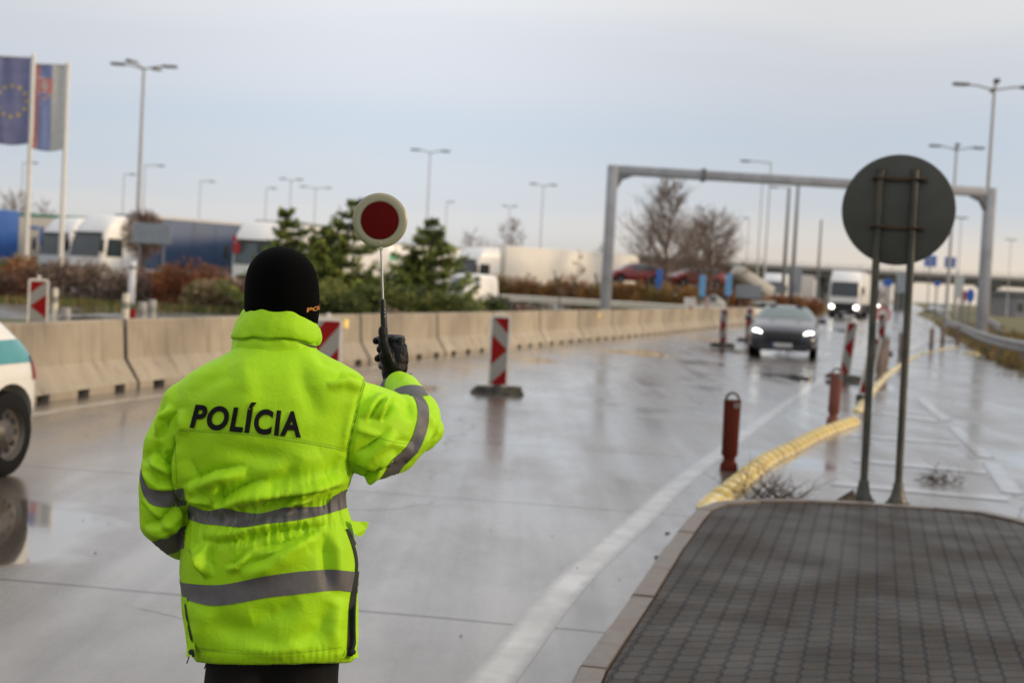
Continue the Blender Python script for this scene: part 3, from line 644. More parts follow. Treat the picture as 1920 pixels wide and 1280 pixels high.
# ------------------------------------------------------------------ gantry
M_galv = mat('galvanised_steel', (.33, .34, .37), .45, metal=.25, c2=(.27, .28, .31), s2=1.2, var=.08)
M_galvd = mat('dark_galvanised', (.16, .165, .18), .5, metal=.2)
zg = 61.0
gl, gr = at(1137, zg), at(1843, zg+1.5); gtop = P(1152, 310, zg).z; rz = math.atan2(gr.y-gl.y, gr.x-gl.x)
wdt = (gr-gl).length
t = thing('portal_gantry', 'grey steel portal gantry spanning the whole road', 'gantry', gl, rz)
for x, s in ((0, 1), (wdt, -1)):
    b = MB(); b.rbox((x, 0, gtop/2), (.42, .42, gtop), .03); c_ = b.build('column', M_galv, t, smooth=True)
    b = MB(); b.rbox((x, 0, .05), (.9, .9, .06), .01)
    for k in (-1, 1):
        for j in (-1, 1): b.tube([(x+k*.32, j*.32, .05), (x+k*.32, j*.32, .18)], .03, 6)
    b.build('base_plate', M_galvd, c_)
    b = MB(); b.add([(x+s*.212, -.2, gtop-1.0), (x+s*.212, .2, gtop-1.0), (x+s*.9, .2, gtop-.42), (x+s*.9, -.2, gtop-.42), (x+s*.212, -.2, gtop-.42), (x+s*.212, .2, gtop-.42), (x+s*.42, -.2, gtop-.62), (x+s*.42, .2, gtop-.62)],
                     [(0, 1, 7, 6), (6, 7, 2, 3), (4, 5, 1, 0), (0, 6, 4), (6, 3, 4), (1, 5, 7), (7, 5, 2), (3, 2, 5, 4)]); b.build('corner_haunch', M_galvd, t)
b = MB(); b.rbox((wdt/2, 0, gtop-.2), (wdt-.425, .40, .40), .03); bm_ = b.build('beam', M_galv, t, smooth=True)
for fx in (.235, .76):
    b = MB(); 
    for k in (-1, 1): b.rbox((wdt*fx+k*.045, 0, gtop-.2), (.04, .56, .56), .01)
    for a in range(8): b.tube([(wdt*fx-.1, .25*math.cos(a*PI/4), gtop-.2+.25*math.sin(a*PI/4)), (wdt*fx+.1, .25*math.cos(a*PI/4), gtop-.2+.25*math.sin(a*PI/4))], .02, 5)
    b.build('flange', M_galvd, bm_)

# ------------------------------------------------------------------ street lamps
M_mast = mat('mast_grey', (.33, .33, .34), .5, metal=.2)
M_mastd = mat('mast_dark', (.14, .14, .14), .5)
M_lens = mat('lamp_lens', (.55, .55, .5), .2)
def lamp(px, py, Y, kind, arm, label, th=.09):
    g = at(px, Y); top = P(px, py, Y); g = Vector((top.x, Y, 0)); h = top.z
    t = thing('street_lamp', label, 'street lamp', g, 0, 'tall lamp masts around the motorway and lorry park')
    b = MB(); b.tube([(0, 0, 0), (0, 0, 1.2), (0, 0, 1.25), (0, 0, h)], [th*1.5, th*1.5, th*1.1, th*.6], 12); b.build('mast', M_mast if th < .15 else M_mastd, t, smooth=True)
    dirs = {'double': [(1, 0), (-1, 0)], 'quad': [(1, 0), (-1, 0), (.25, .9), (-.25, -.9)], 'left': [(-1, 0)], 'right': [(1, 0)], 'none': []}[kind]
    for dx, dy in dirs:
        e = Vector((dx*arm, dy*arm, .12 if kind in ('quad', 'double') else -.02)); b = MB(); b.tube([(0, 0, h-.08), (e.x*.5, e.y*.5, h+e.z*.7), (e.x*.8, e.y*.8, h+e.z)], .045, 8); a_ = b.build('arm', M_mast, t, smooth=True)
        d = Vector((dx, dy, 0)).normalized(); rot = Matrix.Rotation(math.atan2(d.y, d.x), 3, 'Z'); b = MB(); c = Vector((e.x, e.y, h+e.z))
        b.rbox(tuple(c), (.80, .30, .14), .05, rot=rot); hd = b.build('lamp_head', M_mastd, t, smooth=True)
        b = MB(); b.rbox(tuple(c+Vector((0, 0, -.075))), (.5, .22, .03), .012, rot=rot); b.build('lens', M_lens, hd)
    if not dirs: b = MB(); b.lathe([(th*.62, 0), (th*.9, .05), (th*.5, .2), (0, .22)], 12, (0, 0, h)); b.build('cap', M_mastd, t)
LAMPS = [(270, 127, 75, 'quad', 1.35, 'tallest lamp mast on the left, with four lamp heads, right of the flags'), (807, 285, 118, 'double', 1.25, 'twin-headed lamp mast above the gap between the conifers'),
 (1865, 166, 68, 'quad', 1.6, 'tall four-headed lamp mast behind the right gantry column'), (1794, 279, 95, 'quad', 1.45, 'four-headed lamp mast right of the round sign'),
 (1446, 304, 111, 'left', 2.0, 'single-armed lamp mast whose head points left, seen through the gantry beam'), (1497, 346, 132, 'none', 0, 'thick dark mast without arms standing beyond the gantry'),
 (1480, 352, 137, 'left', 1.5, 'shorter single-armed lamp mast just left of the thick dark mast'), (1019, 348, 153, 'double', 1.1, 'faint twin-headed lamp mast behind the long cream trailer'),
 (546, 338, 166, 'double', 1.0, 'faint twin-headed lamp mast above the left conifer'), (592, 353, 180, 'double', 1.6, 'faint wide-armed lamp mast left of the signalling disc'),
 (272, 309, 151, 'right', 1.7, 'single-armed lamp mast close to the tallest left mast'), (376, 339, 175, 'right', 1.4, 'single-armed lamp mast above the dark blue trailer'),
 (233, 326, 169, 'right', 1.0, 'small lamp mast left of the tallest left mast'), (43, 304, 158, 'right', 1.3, 'small lamp mast behind the first flagpole'),
 (956, 388, 200, 'double', .7, 'far twin-headed lamp mast above the left end of the cream trailer'), (838, 378, 195, 'right', .6, 'far lamp mast just right of the right conifer'),
 (500, 352, 183, 'right', .9, 'faint lamp mast above the white lorry cab'), (1540, 415, 196, 'none', 0, 'far thick mast left of the white oncoming lorry'),
 (1803, 410, 173, 'double', .4, 'far lamp mast above the blue road signs'), (1896, 451, 222, 'double', .5, 'far lamp mast right of the gantry'),
 (1430, 336, 131, 'none', 0, 'thin mast left of the single-armed lamp beyond the gantry'), (1405, 409, 195, 'left', .5, 'small far lamp mast right of the bare trees')]
for px, py, Y, k, a_, l in LAMPS: lamp(px, py, Y, k, a_, l, th=.2 if 'thick' in l else (.11 if Y < 100 else .075))

# ------------------------------------------------------------------ flags
M_fp = mat('flagpole_white', (.66, .64, .60), .35, var=.04)
def cloth(x0, x1, z0, z1, nx, nz, seed, amp=.09):
    rs = random.Random(seed); ph = [rs.random()*6 for _ in range(4)]
    def f(x, z):
        u = (x-x0)/(x1-x0); return amp*(math.sin(u*7+z*.8+ph[0])*.6+math.sin(u*13-z*1.3+ph[1])*.25+math.sin(z*2.2+ph[2])*.3)*u
    return f
def flag(px0, py0, px1, py1, Y, side, label, design, pole_px, ptop, pbot):
    top = P(pole_px[0], ptop, Y); base = Vector((P(pole_px[1], pbot, Y).x, Y, 0)); base.x = top.x; 
    t = thing('flagpole', label[0], 'flagpole', (top.x, Y, 0), 0, 'white flagpoles at the left'); b = MB(); b.tube([(0, 0, 0), (0, 0, top.z)], [.11, .075], 14); b.lathe([(.085, 0), (.09, .05), (.05, .12), (0, .14)], 12, (0, 0, top.z)); b.build('pole', M_fp, t, smooth=True)
    za = P(pole_px[0], py0, Y).z; zb = P(pole_px[0], py1, Y).z; W_ = abs(px1-px0)*Y/FPX
    b = MB(); b.tube([(0, 0, za+.03), (-W_-.1, 0, za+.03)], .03, 8); b.build('banner_arm', M_fp, t, smooth=True)
    ft = thing('flag', label[1], 'flag', (top.x-.10, Y, 0), 0); f = cloth(0, W_, zb, za, 0, 0, hash(px0) % 97)
    def pt(u, v, off=0): x = -u*W_; z = za-v*(za-zb); return (x, f(-x, z)-off, z-.1*math.sin(u*3)*v)
    nx, nz = 24, 44; b = MB(); vs = []
    for j in range(nz+1):
        for i in range(nx+1): vs.append(pt(i/nx, j/nz))
    mi = design['mi']; fs = [(j*(nx+1)+i, j*(nx+1)+i+1, (j+1)*(nx+1)+i+1, (j+1)*(nx+1)+i) for j in range(nz) for i in range(nx)]
    b.add(vs, fs); b.m = [mi((k % nx+.5)/nx) for k in range(nx*nz)]
    fo = b.build('banner_cloth', design['mats'], ft, smooth=True, fix=False, angle=180); fo.modifiers.new('s', 'SOLIDIFY').thickness = .006
    return t, ft, fo, pt, W_, za-zb
M_eub = mat('faded_blue_cloth', (.19, .20, .36), .8, var=.15, vscale=2)
M_star = mat('yellow_cloth', (.62, .48, .10), .8)
M_wcl = mat('white_cloth', (.55, .54, .52), .8); M_bcl = mat('blue_cloth', (.20, .25, .46), .8); M_rcl = mat('faded_red_cloth', (.55, .22, .20), .8)
t1 = flag(-12, 110, 52, 270, 60, 1, ('first flagpole from the left edge, carrying a faded blue flag', 'faded blue banner flag with a circle of twelve yellow stars'), dict(mats=[M_eub], mi=lambda u: 0), (63, 53), 106, 495)
b = MB(); pt = t1[3]
for k in range(12):
    a = 2*PI*k/12; cu, cv = .52+.44*math.cos(a), .50+.44*math.sin(a)*(t1[4]/t1[5])
    po = []
    for j in range(10):
        r_ = .085 if j % 2 == 0 else .035; aa = PI*j/5-PI/2; po.append((cu+r_*math.cos(aa), cv+r_*math.sin(aa)*t1[4]/t1[5]))
    c = pt(cu, cv, .015); b.add([c]+[pt(u, v, .015) for u, v in po], [(0, j+1, (j+1) % 10+1) for j in range(10)])
b.build('star_circle', M_star, t1[2], fix=False)
t2 = flag(67, 124, 124, 281, 58, 1, ('second flagpole from the left edge, carrying a white, blue and red flag', 'vertical white, blue and red banner flag with a shield'), dict(mats=[M_wcl, M_bcl, M_rcl], mi=lambda u: 0 if u < .40 else (1 if u < .84 else 2)), (128, 110), 122, 498)
pt = t2[3]
def uvpoly(pl, off, m, par, nm): b = MB(); cx = sum(p[0] for p in pl)/len(pl); cy = sum(p[1] for p in pl)/len(pl); b.add([pt(cx, cy, off)]+[pt(u, v, off) for u, v in pl], [(0, j+1, (j+1) % len(pl)+1) for j in range(len(pl))]); return b.build(nm, m, par, fix=False)
shield = [(.40, .16), (.90, .16), (.90, .30), (.84, .35), (.65, .40), (.46, .35), (.40, .30)]
uvpoly([(.65+(u-.65)*1.12, .27+(v-.27)*1.1) for u, v in shield], .012, M_wcl, t2[2], 'shield_border'); sh = uvpoly(shield, .02, mat('red_cloth', (.60, .22, .20), .8), t2[2], 'shield')
b = MB()
for u0, u1, v0, v1 in ((.625, .675, .18, .33), (.56, .74, .205, .225), (.52, .78, .245, .268)): b.add([pt(u0, v0, .03), pt(u1, v0, .03), pt(u1, v1, .03), pt(u0, v1, .03)], [(0, 1, 2, 3)])
b.build('double_cross', M_wcl, sh, fix=False)
uvpoly([(.48, .345), (.52, .325), (.57, .335), (.61, .315), (.65, .308), (.69, .315), (.73, .335), (.78, .325), (.82, .345), (.65, .385)], .028, M_bcl, sh, 'blue_hills')

# ------------------------------------------------------------------ lorries
M_wp = mat('white_lorry_paint', (.80, .79, .76), .32, var=.04, vscale=1.5, coat=.2)
M_cream = mat('cream_tarpaulin', (.76, .73, .66), .6, var=.06, vscale=.8)
M_glass = mat('dark_glass', (.02, .03, .035), .06, spec=.8)
M_glassg = mat('green_tinted_glass', (.10, .15, .14), .08, spec=.8)
M_tyre = mat('tyre_rubber', (.006, .006, .006), .85, spec=.2)
M_rim = mat('steel_rim', (.16, .16, .165), .4, metal=.5)
M_trim = mat('black_trim', (.018, .018, .02), .5)
M_chas = mat('chassis_dark', (.03, .03, .032), .7)
M_hl = mat('lit_headlight', (.9, .9, .9), .2, emit=((1.0, .94, .82), 7.0))
M_hl2 = mat('dim_lit_headlight', (.9, .9, .9), .2, emit=((1.0, .92, .80), 7.0))
M_hloff = mat('clear_lamp_glass', (.45, .45, .45), .12)
M_amb = mat('amber_lamp', (.8, .35, .05), .3)
def wheel(parent, c, r=.5, w_=.3, side=1, rimm=None, nm='wheel', spokes=10):
    W_ = bpy.data.objects.new(nm, None); col.objects.link(W_); W_.parent = parent; W_.location = c; KIDS.setdefault(parent.name, []).append(W_)
    T = Matrix.Rotation(R(-90*side), 3, 'X'); b = MB()
    b.lathe([(r*.60, -w_/2), (r*.88, -w_/2), (r*.98, -w_*.40), (r, -w_*.25), (r, w_*.25), (r*.98, w_*.40), (r*.88, w_/2), (r*.62, w_/2), (r*.60, w_*.3)], 36, rot=T, cap=False); ty = b.build('tyre', M_tyre, W_, smooth=True, angle=40)
    b = MB(); b.lathe([(r*.62, w_*.49), (r*.60, w_*.44), (r*.56, w_*.30), (r*.40, w_*.22), (r*.26, w_*.36), (r*.20, w_*.44), (0, w_*.44)], 36, rot=T, cap=False)
    rm = b.build('rim', rimm or M_rim, W_, smooth=True, angle=40)
    b = MB()
    for k in range(spokes):
        a = 2*PI*k/spokes; b.lathe([(r*.075, 0), (r*.075, .008), (0, .008)], 10, T @ Vector((r*.42*math.cos(a), r*.42*math.sin(a), w_*.26)), T)
    b.build('rim_hole', M_trim, rm)
    return W_
def cabin(t, paint, lit=False, roof=3.85, windc=M_glass, accent=None, grille=M_trim):
    # local +x forward, front face at x = 0
    hw = 1.24
    def ring(x0, z, w_, x1=-2.25, r=.12): return [(x0-r, -w_, z), (x0, -w_+r, z), (x0+.03, 0, z), (x0, w_-r, z), (x0-r, w_, z), (x1, w_, z), (x1, -w_, z)]
    b = MB(); b.loft([ring(-.05, .55, hw), ring(0, .75, hw), ring(0, 1.75, hw), ring(-.08, 2.3, hw), ring(-.22, 2.9, hw*.995), ring(-.36, 3.2, hw*.98), ring(-.78, roof-.12, hw*.93, r=.2), ring(-1.05, roof, hw*.84, -2.2, .25)])
    cb = b.build('cab', paint, t, smooth=True, angle=40)
    b = MB(); b.add([(.018, -1.10, 1.78), (.048, 0, 1.78), (.018, 1.10, 1.78), (-.062, -1.11, 2.30), (-.032, 0, 2.30), (-.062, 1.11, 2.30), (-.195, -1.10, 2.86), (-.165, 0, 2.86), (-.195, 1.10, 2.86)], [(0, 1, 4, 3), (1, 2, 5, 4), (3, 4, 7, 6), (4, 5, 8, 7)]); b.build('windscreen', windc, cb)
    b = MB(); b.rbox((-.12, 0, 2.95), (.22, 2.2, .07), .03); b.build('sun_visor', accent or M_trim, cb, smooth=True)
    b = MB(); b.add([(.034, -.84, .62), (.034, .84, .62), (.034, .92, 1.28), (.034, -.92, 1.28)], [(0, 1, 2, 3)])
    for k in range(5): b.box((.045, 0, .70+k*.12), (.02, 1.65, .03))
    b.build('grille', grille, cb)
    b = MB(); b.rbox((.0, 0, .46), (.22, 2.48, .42), .06); b.build('bumper', M_trim, cb, smooth=True)
    b = MB(); b.rbox((.118, 0, .48), (.012, .52, .12), .003); b.build('number_plate', mat('plate_white', (.5, .5, .48), .4), cb)
    for s in (-1, 1):
        b = MB(); 
        if lit == 'one' and s < 0: continue
        b.sphere((.03, s*.97, .92), .17 if lit is True else .13, 14, 8, sc=(.5, 1.15, .85)); b.build('headlight', M_hl if lit is True else (M_hl2 if lit else M_hloff), cb, smooth=True, angle=180)
        b = MB(); yy = s*(hw+.006); b.add([(-.30, yy, 1.80), (-1.30, yy, 1.80), (-1.30, yy, 2.70), (-.42, yy, 2.70)], [(0, 1, 2, 3)]); b.build('side_window', M_glass, cb)
        b = MB(); b.tube([(-.15, s*hw, 2.7), (.12, s*(hw+.22), 2.65), (.12, s*(hw+.22), 1.9), (-.1, s*hw, 1.85)], .02, 6); b.rbox((.10, s*(hw+.23), 2.32), (.12, .22, .62), .03); b.build('mirror', M_trim, cb, smooth=True)
        b = MB(); b.tube([(-.25, s*(hw+.004), 1.7), (-.25, s*(hw+.004), .95), (-1.3, s*(hw+.004), .95), (-1.3, s*(hw+.004), 2.7)], .012, 5); b.build('door_seam', M_trim, cb)
        b = MB(); b.rbox((-1.1, s*1.15, .55), (1.5, .2, .35), .05); b.build('step_panel', M_trim, cb)
    b = MB(); b.box((-3.0, 0, .75), (5.4, .9, .3)); b.rbox((-3.3, 1.0, .6), (1.0, .5, .5), .08); b.rbox((-3.3, -1.0, .6), (1.0, .5, .5), .08); b.build('chassis', M_chas, t)
    for x in (-1.35, -4.75):
        for s in (-1, 1): wheel(t, (x, s*1.08, .5), .5, .32, s)
def trailer(t, m, x0=-2.75, Ln=13.6, H=4.0, top=None, roofcol=None, rib=True, floor=1.15, wheels=True):
    b = MB(); b.rbox((x0-Ln/2, 0, (floor+H)/2), (Ln, 2.54, H-floor), .04); tr = b.build('trailer_box', m, t, smooth=True)
    b = MB(); 
    for s in (-1, 1): b.rbox((x0-Ln/2, s*1.275, H-.07), (Ln+.02, .035, .15), .01); b.rbox((x0-Ln/2, s*1.275, floor+.05), (Ln+.02, .035, .13), .01)
    b.rbox((x0-Ln/2, 0, H+.005), (Ln, 2.5, .03), .01)
    b.build('edge_rail', top or M_galv, tr)
    if rib:
        for k in range(1, 9):
            for s in (-1, 1): b = MB(); b.box((x0-Ln*k/9, s*1.272, (floor+H)/2), (.05, .012, H-floor-.3)); b.build('curtain_strap', roofcol or m, tr)
    b = MB(); b.box((x0-Ln/2-.8, 0, floor-.13), (Ln-2, 1.1, .25)); b.box((x0-Ln+.1, 0, .55), (.15, 2.3, .18))
    for s in (-1, 1): b.rbox((x0-Ln*.45, s*1.2, .75), (3.6, .05, .5), .02)
    b.build('underframe', M_chas, t)
    if wheels:
        for x in (x0-Ln+4.6, x0-Ln+3.3, x0-Ln+2.0):
            for s in (-1, 1): wheel(t, (x, s*1.08, .5), .5, .36, s)
    return tr
def lorry(front, back, label, paint=M_wp, trail=None, **k):
    d = (front-back); rz = math.atan2(d.y, d.x); t = thing('articulated_lorry', label, 'lorry', front, rz)
    tk = {q: k.pop(q) for q in list(k) if q in ('Ln', 'H', 'top', 'roofcol', 'rib')}
    cabin(t, paint, **k); tr = trailer(t, trail or M_wp, **tk) if trail != 'none' else None
    return t, tr
def heading(px0, Y0, px1, Y1): return at(px0, Y0), at(px1, Y1)
f = at(1583, 117); lorry(f, f+Vector((.30, 1, 0)), 'white articulated lorry with lit headlights approaching behind the dark car', lit=True, trail=M_wp, grille=M_trim)
f = at(1447, 150); lorry(f, f+Vector((.42, 1, 0)), 'distant white lorry with one bright headlight, left of the approaching white lorry', lit='one', windc=mat('grey_screen', (.16, .18, .20), .2), trail=mat('grey_tarpaulin', (.25, .26, .28), .6))
f = at(1632, 175); lorry(f, f+Vector((.34, 1, 0)), 'far grey lorry half hidden behind the approaching white lorry', lit='one', paint=mat('grey_lorry_paint', (.33, .34, .36), .4), trail=mat('grey_tarpaulin', (.25, .26, .28), .6))
a, c = heading(868, 98, 1197, 110); lorry(a, c, 'cream articulated lorry with a long plain trailer, parked behind the brown hedge', trail=M_cream, H=4.05, roofcol=M_cream, top=M_wp)
M_nav = mat('dark_blue_tarpaulin', (.045, .08, .16), .55, var=.10, vscale=.8)
a, c = heading(158, 70, 500, 80); lorry(a, c, 'white lorry cab pulling a long dark blue trailer, behind the grey sign back', trail=M_nav, H=4.0, top=mat('white_rail', (.5, .5, .5), .4), roofcol=mat('navy_strap', (.035, .06, .12), .6))
a, c = heading(97, 77, 420, 87); lorry(a, c, 'white lorry with a side window, parked just behind the second flagpole', trail=M_wp, H=3.9)
a, c = heading(478, 68, 668, 82); tt, tr = lorry(a, c, 'white lorry facing the camera with dark windscreen, just above the officer\'s hat', trail=M_wp, windc=mat('teal_screen', (.05, .08, .09), .08, spec=.8))
b = MB(); b.rbox((.01, -1.0, 2.55), (.06, .35, .5), .02); b.rbox((.01, -1.1, 3.0), (.05, .2, .3), .02); b.build('red_panel', mat('red_paint', (.42, .03, .03), .4), tt)
a, c = heading(655, 101, 860, 112); tt, tr = lorry(a, c, 'white lorry trailer with green and red patches seen between the two conifers', trail=M_wp, H=3.95)
M_grp = mat('green_graphic', (.10, .42, .22), .5)
b = MB()
for s in (1,):
    for k, (x, z, w_, h_) in enumerate(((-3.3, 2.9, .9, .5), (-4.4, 2.2, 1.3, .35), (-6.1, 2.7, .5, .35))): b.rbox((x, s*1.283, z), (w_, .012, h_), .005)
b.build('green_graphic', M_grp, tr)
b = MB(); b.rbox((-9.4, 1.283, 2.9), (1.1, .012, .4), .005); b.rbox((-7.6, 1.283, 2.75), (.7, .012, .25), .005); b.build('red_graphic', mat('red_graphic', (.50, .05, .04), .5), tr)
# blue lorry rear and cream trailer with green top
tb = thing('box_trailer', 'cream trailer with a green top edge and blue letters, behind the flagpoles', 'trailer', at(160, 84), math.atan2(-1, -9)+0)
trr = trailer(tb, mat('cream_panel', (.60, .54, .44), .5, var=.05), x0=6.5, Ln=13.6, H=4.05, top=mat('green_rail', (.03, .20, .10), .5), rib=False)
def text_mesh(body, size, ext=0.0, offset=0.0, shear=0.0, space=1.0):
    cu = bpy.data.curves.new('lettering', 'FONT'); cu.body = body; cu.size = size; cu.extrude = ext; cu.offset = offset; cu.shear = shear; cu.space_character = space; cu.align_x = 'CENTER'; cu.resolution_u = 6
    o = bpy.data.objects.new('lettering', cu); col.objects.link(o); me = evalmesh(o); bpy.data.objects.remove(o); return me
def put_text(body, size, loc, rot, m, parent, ext=.01, offset=.0, nm='lettering'):
    me = text_mesh(body, size, ext, offset); me.materials.clear(); me.materials.append(m); o = bpy.data.objects.new(nm, me); col.objects.link(o); o.parent = parent; o.location = loc; o.rotation_euler = rot; return o
put_text('ГН', 1.35, (2.35, 1.29, 2.35), (PI/2, 0, PI), mat('blue_lettering', (.07, .17, .48), .5), trr, offset=.03)
tb = thing('box_trailer', 'bright blue tarpaulin trailer cut off by the left edge of the photo', 'trailer', at(-55, 74), math.atan2(1, -14))
trailer(tb, mat('blue_tarpaulin', (.02, .09, .34), .5, var=.1, vscale=1), x0=6.6+.4, Ln=9, H=3.95, top=mat('pale_blue_rail', (.45, .55, .68), .5), roofcol=mat('blue_strap', (.02, .07, .26), .5))

# ------------------------------------------------------------------ cars
def ringpts(st):
    x, zl, zb, zt, w_, wb, wt = st
    h = [(0, zl), (w_*.75, zl), (w_*.97, zl+.05), (w_*1.0, zl+(zb-zl)*.45), (w_*.995, zl+(zb-zl)*.8), (wb, zb), (wb*.55+wt*.45, zb+(zt-zb)*.5), (wt, zt-min(.05, (zt-zb)*.2)), (wt*.7, zt), (0, zt+.015)]
    return [(x, -a, b_) for a, b_ in h]+[(x, a, b_) for a, b_ in h[-2:0:-1]]
def car(name, label, cat, loc, rz, stations, paint, glass, wheels, wr, glass_side, glass_front, glass_back, lit=False, plate=False, group=None, front=None, simple=False, cap_x=None, extra=None, rimm=None):
    t = thing(name, label, cat, loc, rz, group); b = MB(); rings = [ringpts(s) for s in stations]; n = len(rings[0]); b.loft(rings)
    # face materials: 0 paint, 1 glass
    k = 0
    for i in range(len(rings)-1):
        for j in range(n):
            g = 0
            if glass_side[0] <= i <= glass_side[1] and j in (5, 6, 11, 12): g = 1
            if i in glass_front and j in (7, 8, 9, 10): g = 1
            if i in glass_back and j in (7, 8, 9, 10): g = 1
            if g and i in glass_front+glass_back and j in (5, 6, 11, 12): g = 0
            b.m[k] = g; k += 1
    o = b.build('body', [paint, glass], None, smooth=True, angle=180)
    ss = o.modifiers.new('s', 'SUBSURF'); ss.levels = 2; ss.render_levels = 2
    for (wx, _) in wheels:
        for s in (-1, 1):
            cb = MB(); cb.tube([(wx, s*.50, wr), (wx, s*1.3, wr)], wr+.055, 32); co = cb.build('cut', M_trim); co.hide_render = True
            md = o.modifiers.new('b', 'BOOLEAN'); md.operation = 'DIFFERENCE'; md.object = co; md.solver = 'EXACT'; 
    me = evalmesh(o)
    for q in [x for x in col.objects if x.name.startswith('cut')]: bpy.data.objects.remove(q)
    bpy.data.objects.remove(o)
    bm = bmesh.new(); bm.from_mesh(me)
    for gi, nm, m in ((0, 'body', paint), (1, 'window', glass)):
        b2 = bm.copy(); bmesh.ops.delete(b2, geom=[f for f in b2.faces if (f.material_index == 1) != (gi == 1)], context='FACES')
        mm = bpy.data.meshes.new(nm); b2.to_mesh(mm); b2.free()
        mm.materials.clear(); mm.materials.append(m); mm.materials.append(M_trim); mm.materials.append(M_trim)
        for p_ in mm.polygons: p_.material_index = 0 if gi else (0 if p_.material_index == 0 else 1)
        for p_ in mm.polygons: p_.use_smooth = True
        mm.set_sharp_from_angle(angle=R(40)); oo = bpy.data.objects.new(nm, mm); col.objects.link(oo); oo.parent = t
        if gi == 0: body = oo
    bm.free()
    for wx, wy in wheels:
        for s in (-1, 1): wheel(t, (wx, s*wy, wr), wr, .21, s, rimm=rimm)
    return t, body
SED = [(-2.46, .42, .76, .86, .66, .64, .55), (-2.42, .34, .80, .94, .80, .78, .66), (-2.25, .28, .86, 1.03, .88, .86, .72), (-1.75, .24, .92, 1.10, .92, .88, .72), (-1.45, .22, .94, 1.14, .925, .88, .68), (-.85, .20, .93, 1.34, .93, .88, .60), (-.2, .20, .93, 1.40, .93, .88, .61), (.35, .2, .92, 1.37, .93, .88, .60), (1.05, .2, .92, 1.03, .925, .87, .70), (1.25, .2, .90, .99, .92, .86, .70), (1.8, .22, .83, .92, .91, .83, .62), (2.2, .24, .74, .83, .89, .79, .55), (2.40, .26, .64, .72, .80, .70, .48), (2.46, .34, .55, .62, .66, .58, .40)]
M_navy = mat('dark_navy_paint', (.010, .011, .020), .25, metal=.2, var=.05, coat=.7)
cl = G(1465, 672); vd = Vector((cl.x, cl.y, 0)).normalized(); hd = math.atan2(-vd.y, -vd.x)+R(-1.5)
ctr = cl-Vector((math.cos(hd), math.sin(hd), 0))*2.3
t, bd = car('dark_car', 'dark navy saloon car with lit headlights approaching on the wet road', 'car', ctr, hd, SED, M_navy, M_glassg, [(1.42, .80), (-1.45, .80)], .335, (4, 7), [7], [4])
def headl(par, s, x, y, z, m, sc3=(.3, 1.0, .62), r=.2, tilt=0.0):
    b = MB(); b.sphere((0, 0, 0), r, 18, 10, sc=sc3); b.M = Matrix.Identity(4); b.v = [tuple(Matrix.Rotation(s*R(tilt), 3, 'X') @ Matrix.Rotation(s*R(38), 3, 'Z') @ Vector(v)+Vector((x, s*y, z))) for v in b.v]; return b.build('headlight', m, par, smooth=True, angle=180)
for s in (-1, 1):
    headl(t, s, 2.30, .66, .665, M_hl, (.28, 1.0, .42), .175, 16)
    b = MB(); b.rbox((.68, s*1.0, 1.0), (.12, .20, .13), .04); b.tube([(.66, s*.86, .95), (.67, s*.95, .98)], .025, 6); b.build('mirror', M_navy, t, smooth=True)
    b = MB(); b.rbox((2.36, s*.62, .40), (.05, .28, .10), .03); b.build('fog_vent', M_trim, t, smooth=True)
b = MB(); b.rbox((2.462, 0, .56), (.06, .92, .27), .05); gr_ = b.build('grille', M_trim, t, smooth=True)
b = MB()
for k in range(3): b.rbox((2.478, 0, .49+k*.07), (.01, .80, .012), .003)
b.tube([(2.48+.0*math.cos(a), .075*math.cos(a), .56+.075*math.sin(a)) for a in [2*PI*k/24 for k in range(25)]], .009, 6, cap=False); b.tube([(2.48, 0, .56), (2.48, 0, .635)], .007, 5); b.tube([(2.48, 0, .56), (2.48, .065, .52)], .007, 5); b.tube([(2.48, 0, .56), (2.48, -.065, .52)], .007, 5)
b.build('chrome_bar', mat('chrome', (.5, .5, .52), .15, metal=1), gr_)
b = MB(); b.rbox((2.49, 0, .36), (.02, .52, .11), .004); pl_ = b.build('number_plate', mat('plate_white', (.5, .5, .48), .4), t)
b = MB(); b.rbox((2.502, -.235, .36), (.004, .045, .105), .001); b.build('blue_band', mat('plate_blue', (.02, .06, .35), .4), pl_)
b = MB(); b.rbox((2.45, 0, .29), (.08, 1.35, .15), .03); b.build('lower_intake', M_trim, t)
b = MB(); b.rbox((2.31, .74, .50), (.10, .16, .10), .03); b.build('amber_reflection_lamp', mat('warm_lamp', (.7, .6, .35), .2), t)
for yy in (-.36, .36): b = MB(); b.rbox((.22, yy, 1.02), (.12, .46, .62), .09); b.rbox((.20, yy, 1.37-.02), (.09, .2, .10), .04); b.build('seat', M_trim, t)
# white car with teal band at the left edge, passing the officer
HAT = [(-2.03, .40, .80, .88, .66, .62, .50), (-2.00, .30, .84, .98, .80, .76, .62), (-1.93, .26, .88, 1.06, .84, .80, .66), (-1.80, .24, .92, 1.18, .855, .82, .62), (-1.62, .22, .93, 1.32, .86, .82, .60), (-1.42, .21, .94, 1.43, .86, .82, .59), (-1.1, .2, .94, 1.47, .86, .82, .60), (-.3, .2, .94, 1.50, .86, .82, .60), (.35, .2, .93, 1.46, .86, .82, .59), (1.0, .2, .91, 1.05, .86, .80, .64), (1.2, .2, .89, 1.0, .855, .79, .62), (1.6, .22, .82, .91, .84, .76, .56), (1.88, .24, .70, .78, .78, .68, .48), (1.97, .32, .56, .64, .62, .54, .38)]
M_pw = mat('white_car_paint', (.70, .68, .62), .25, var=.03, coat=.5)
hd = math.atan2(-1, -.21); fwd = Vector((math.cos(hd), math.sin(hd), 0)); left = Vector((-fwd.y, fwd.x, 0))
rw = G(14, 893); ctr = rw-left*(.76+.09)+fwd*(1.56)
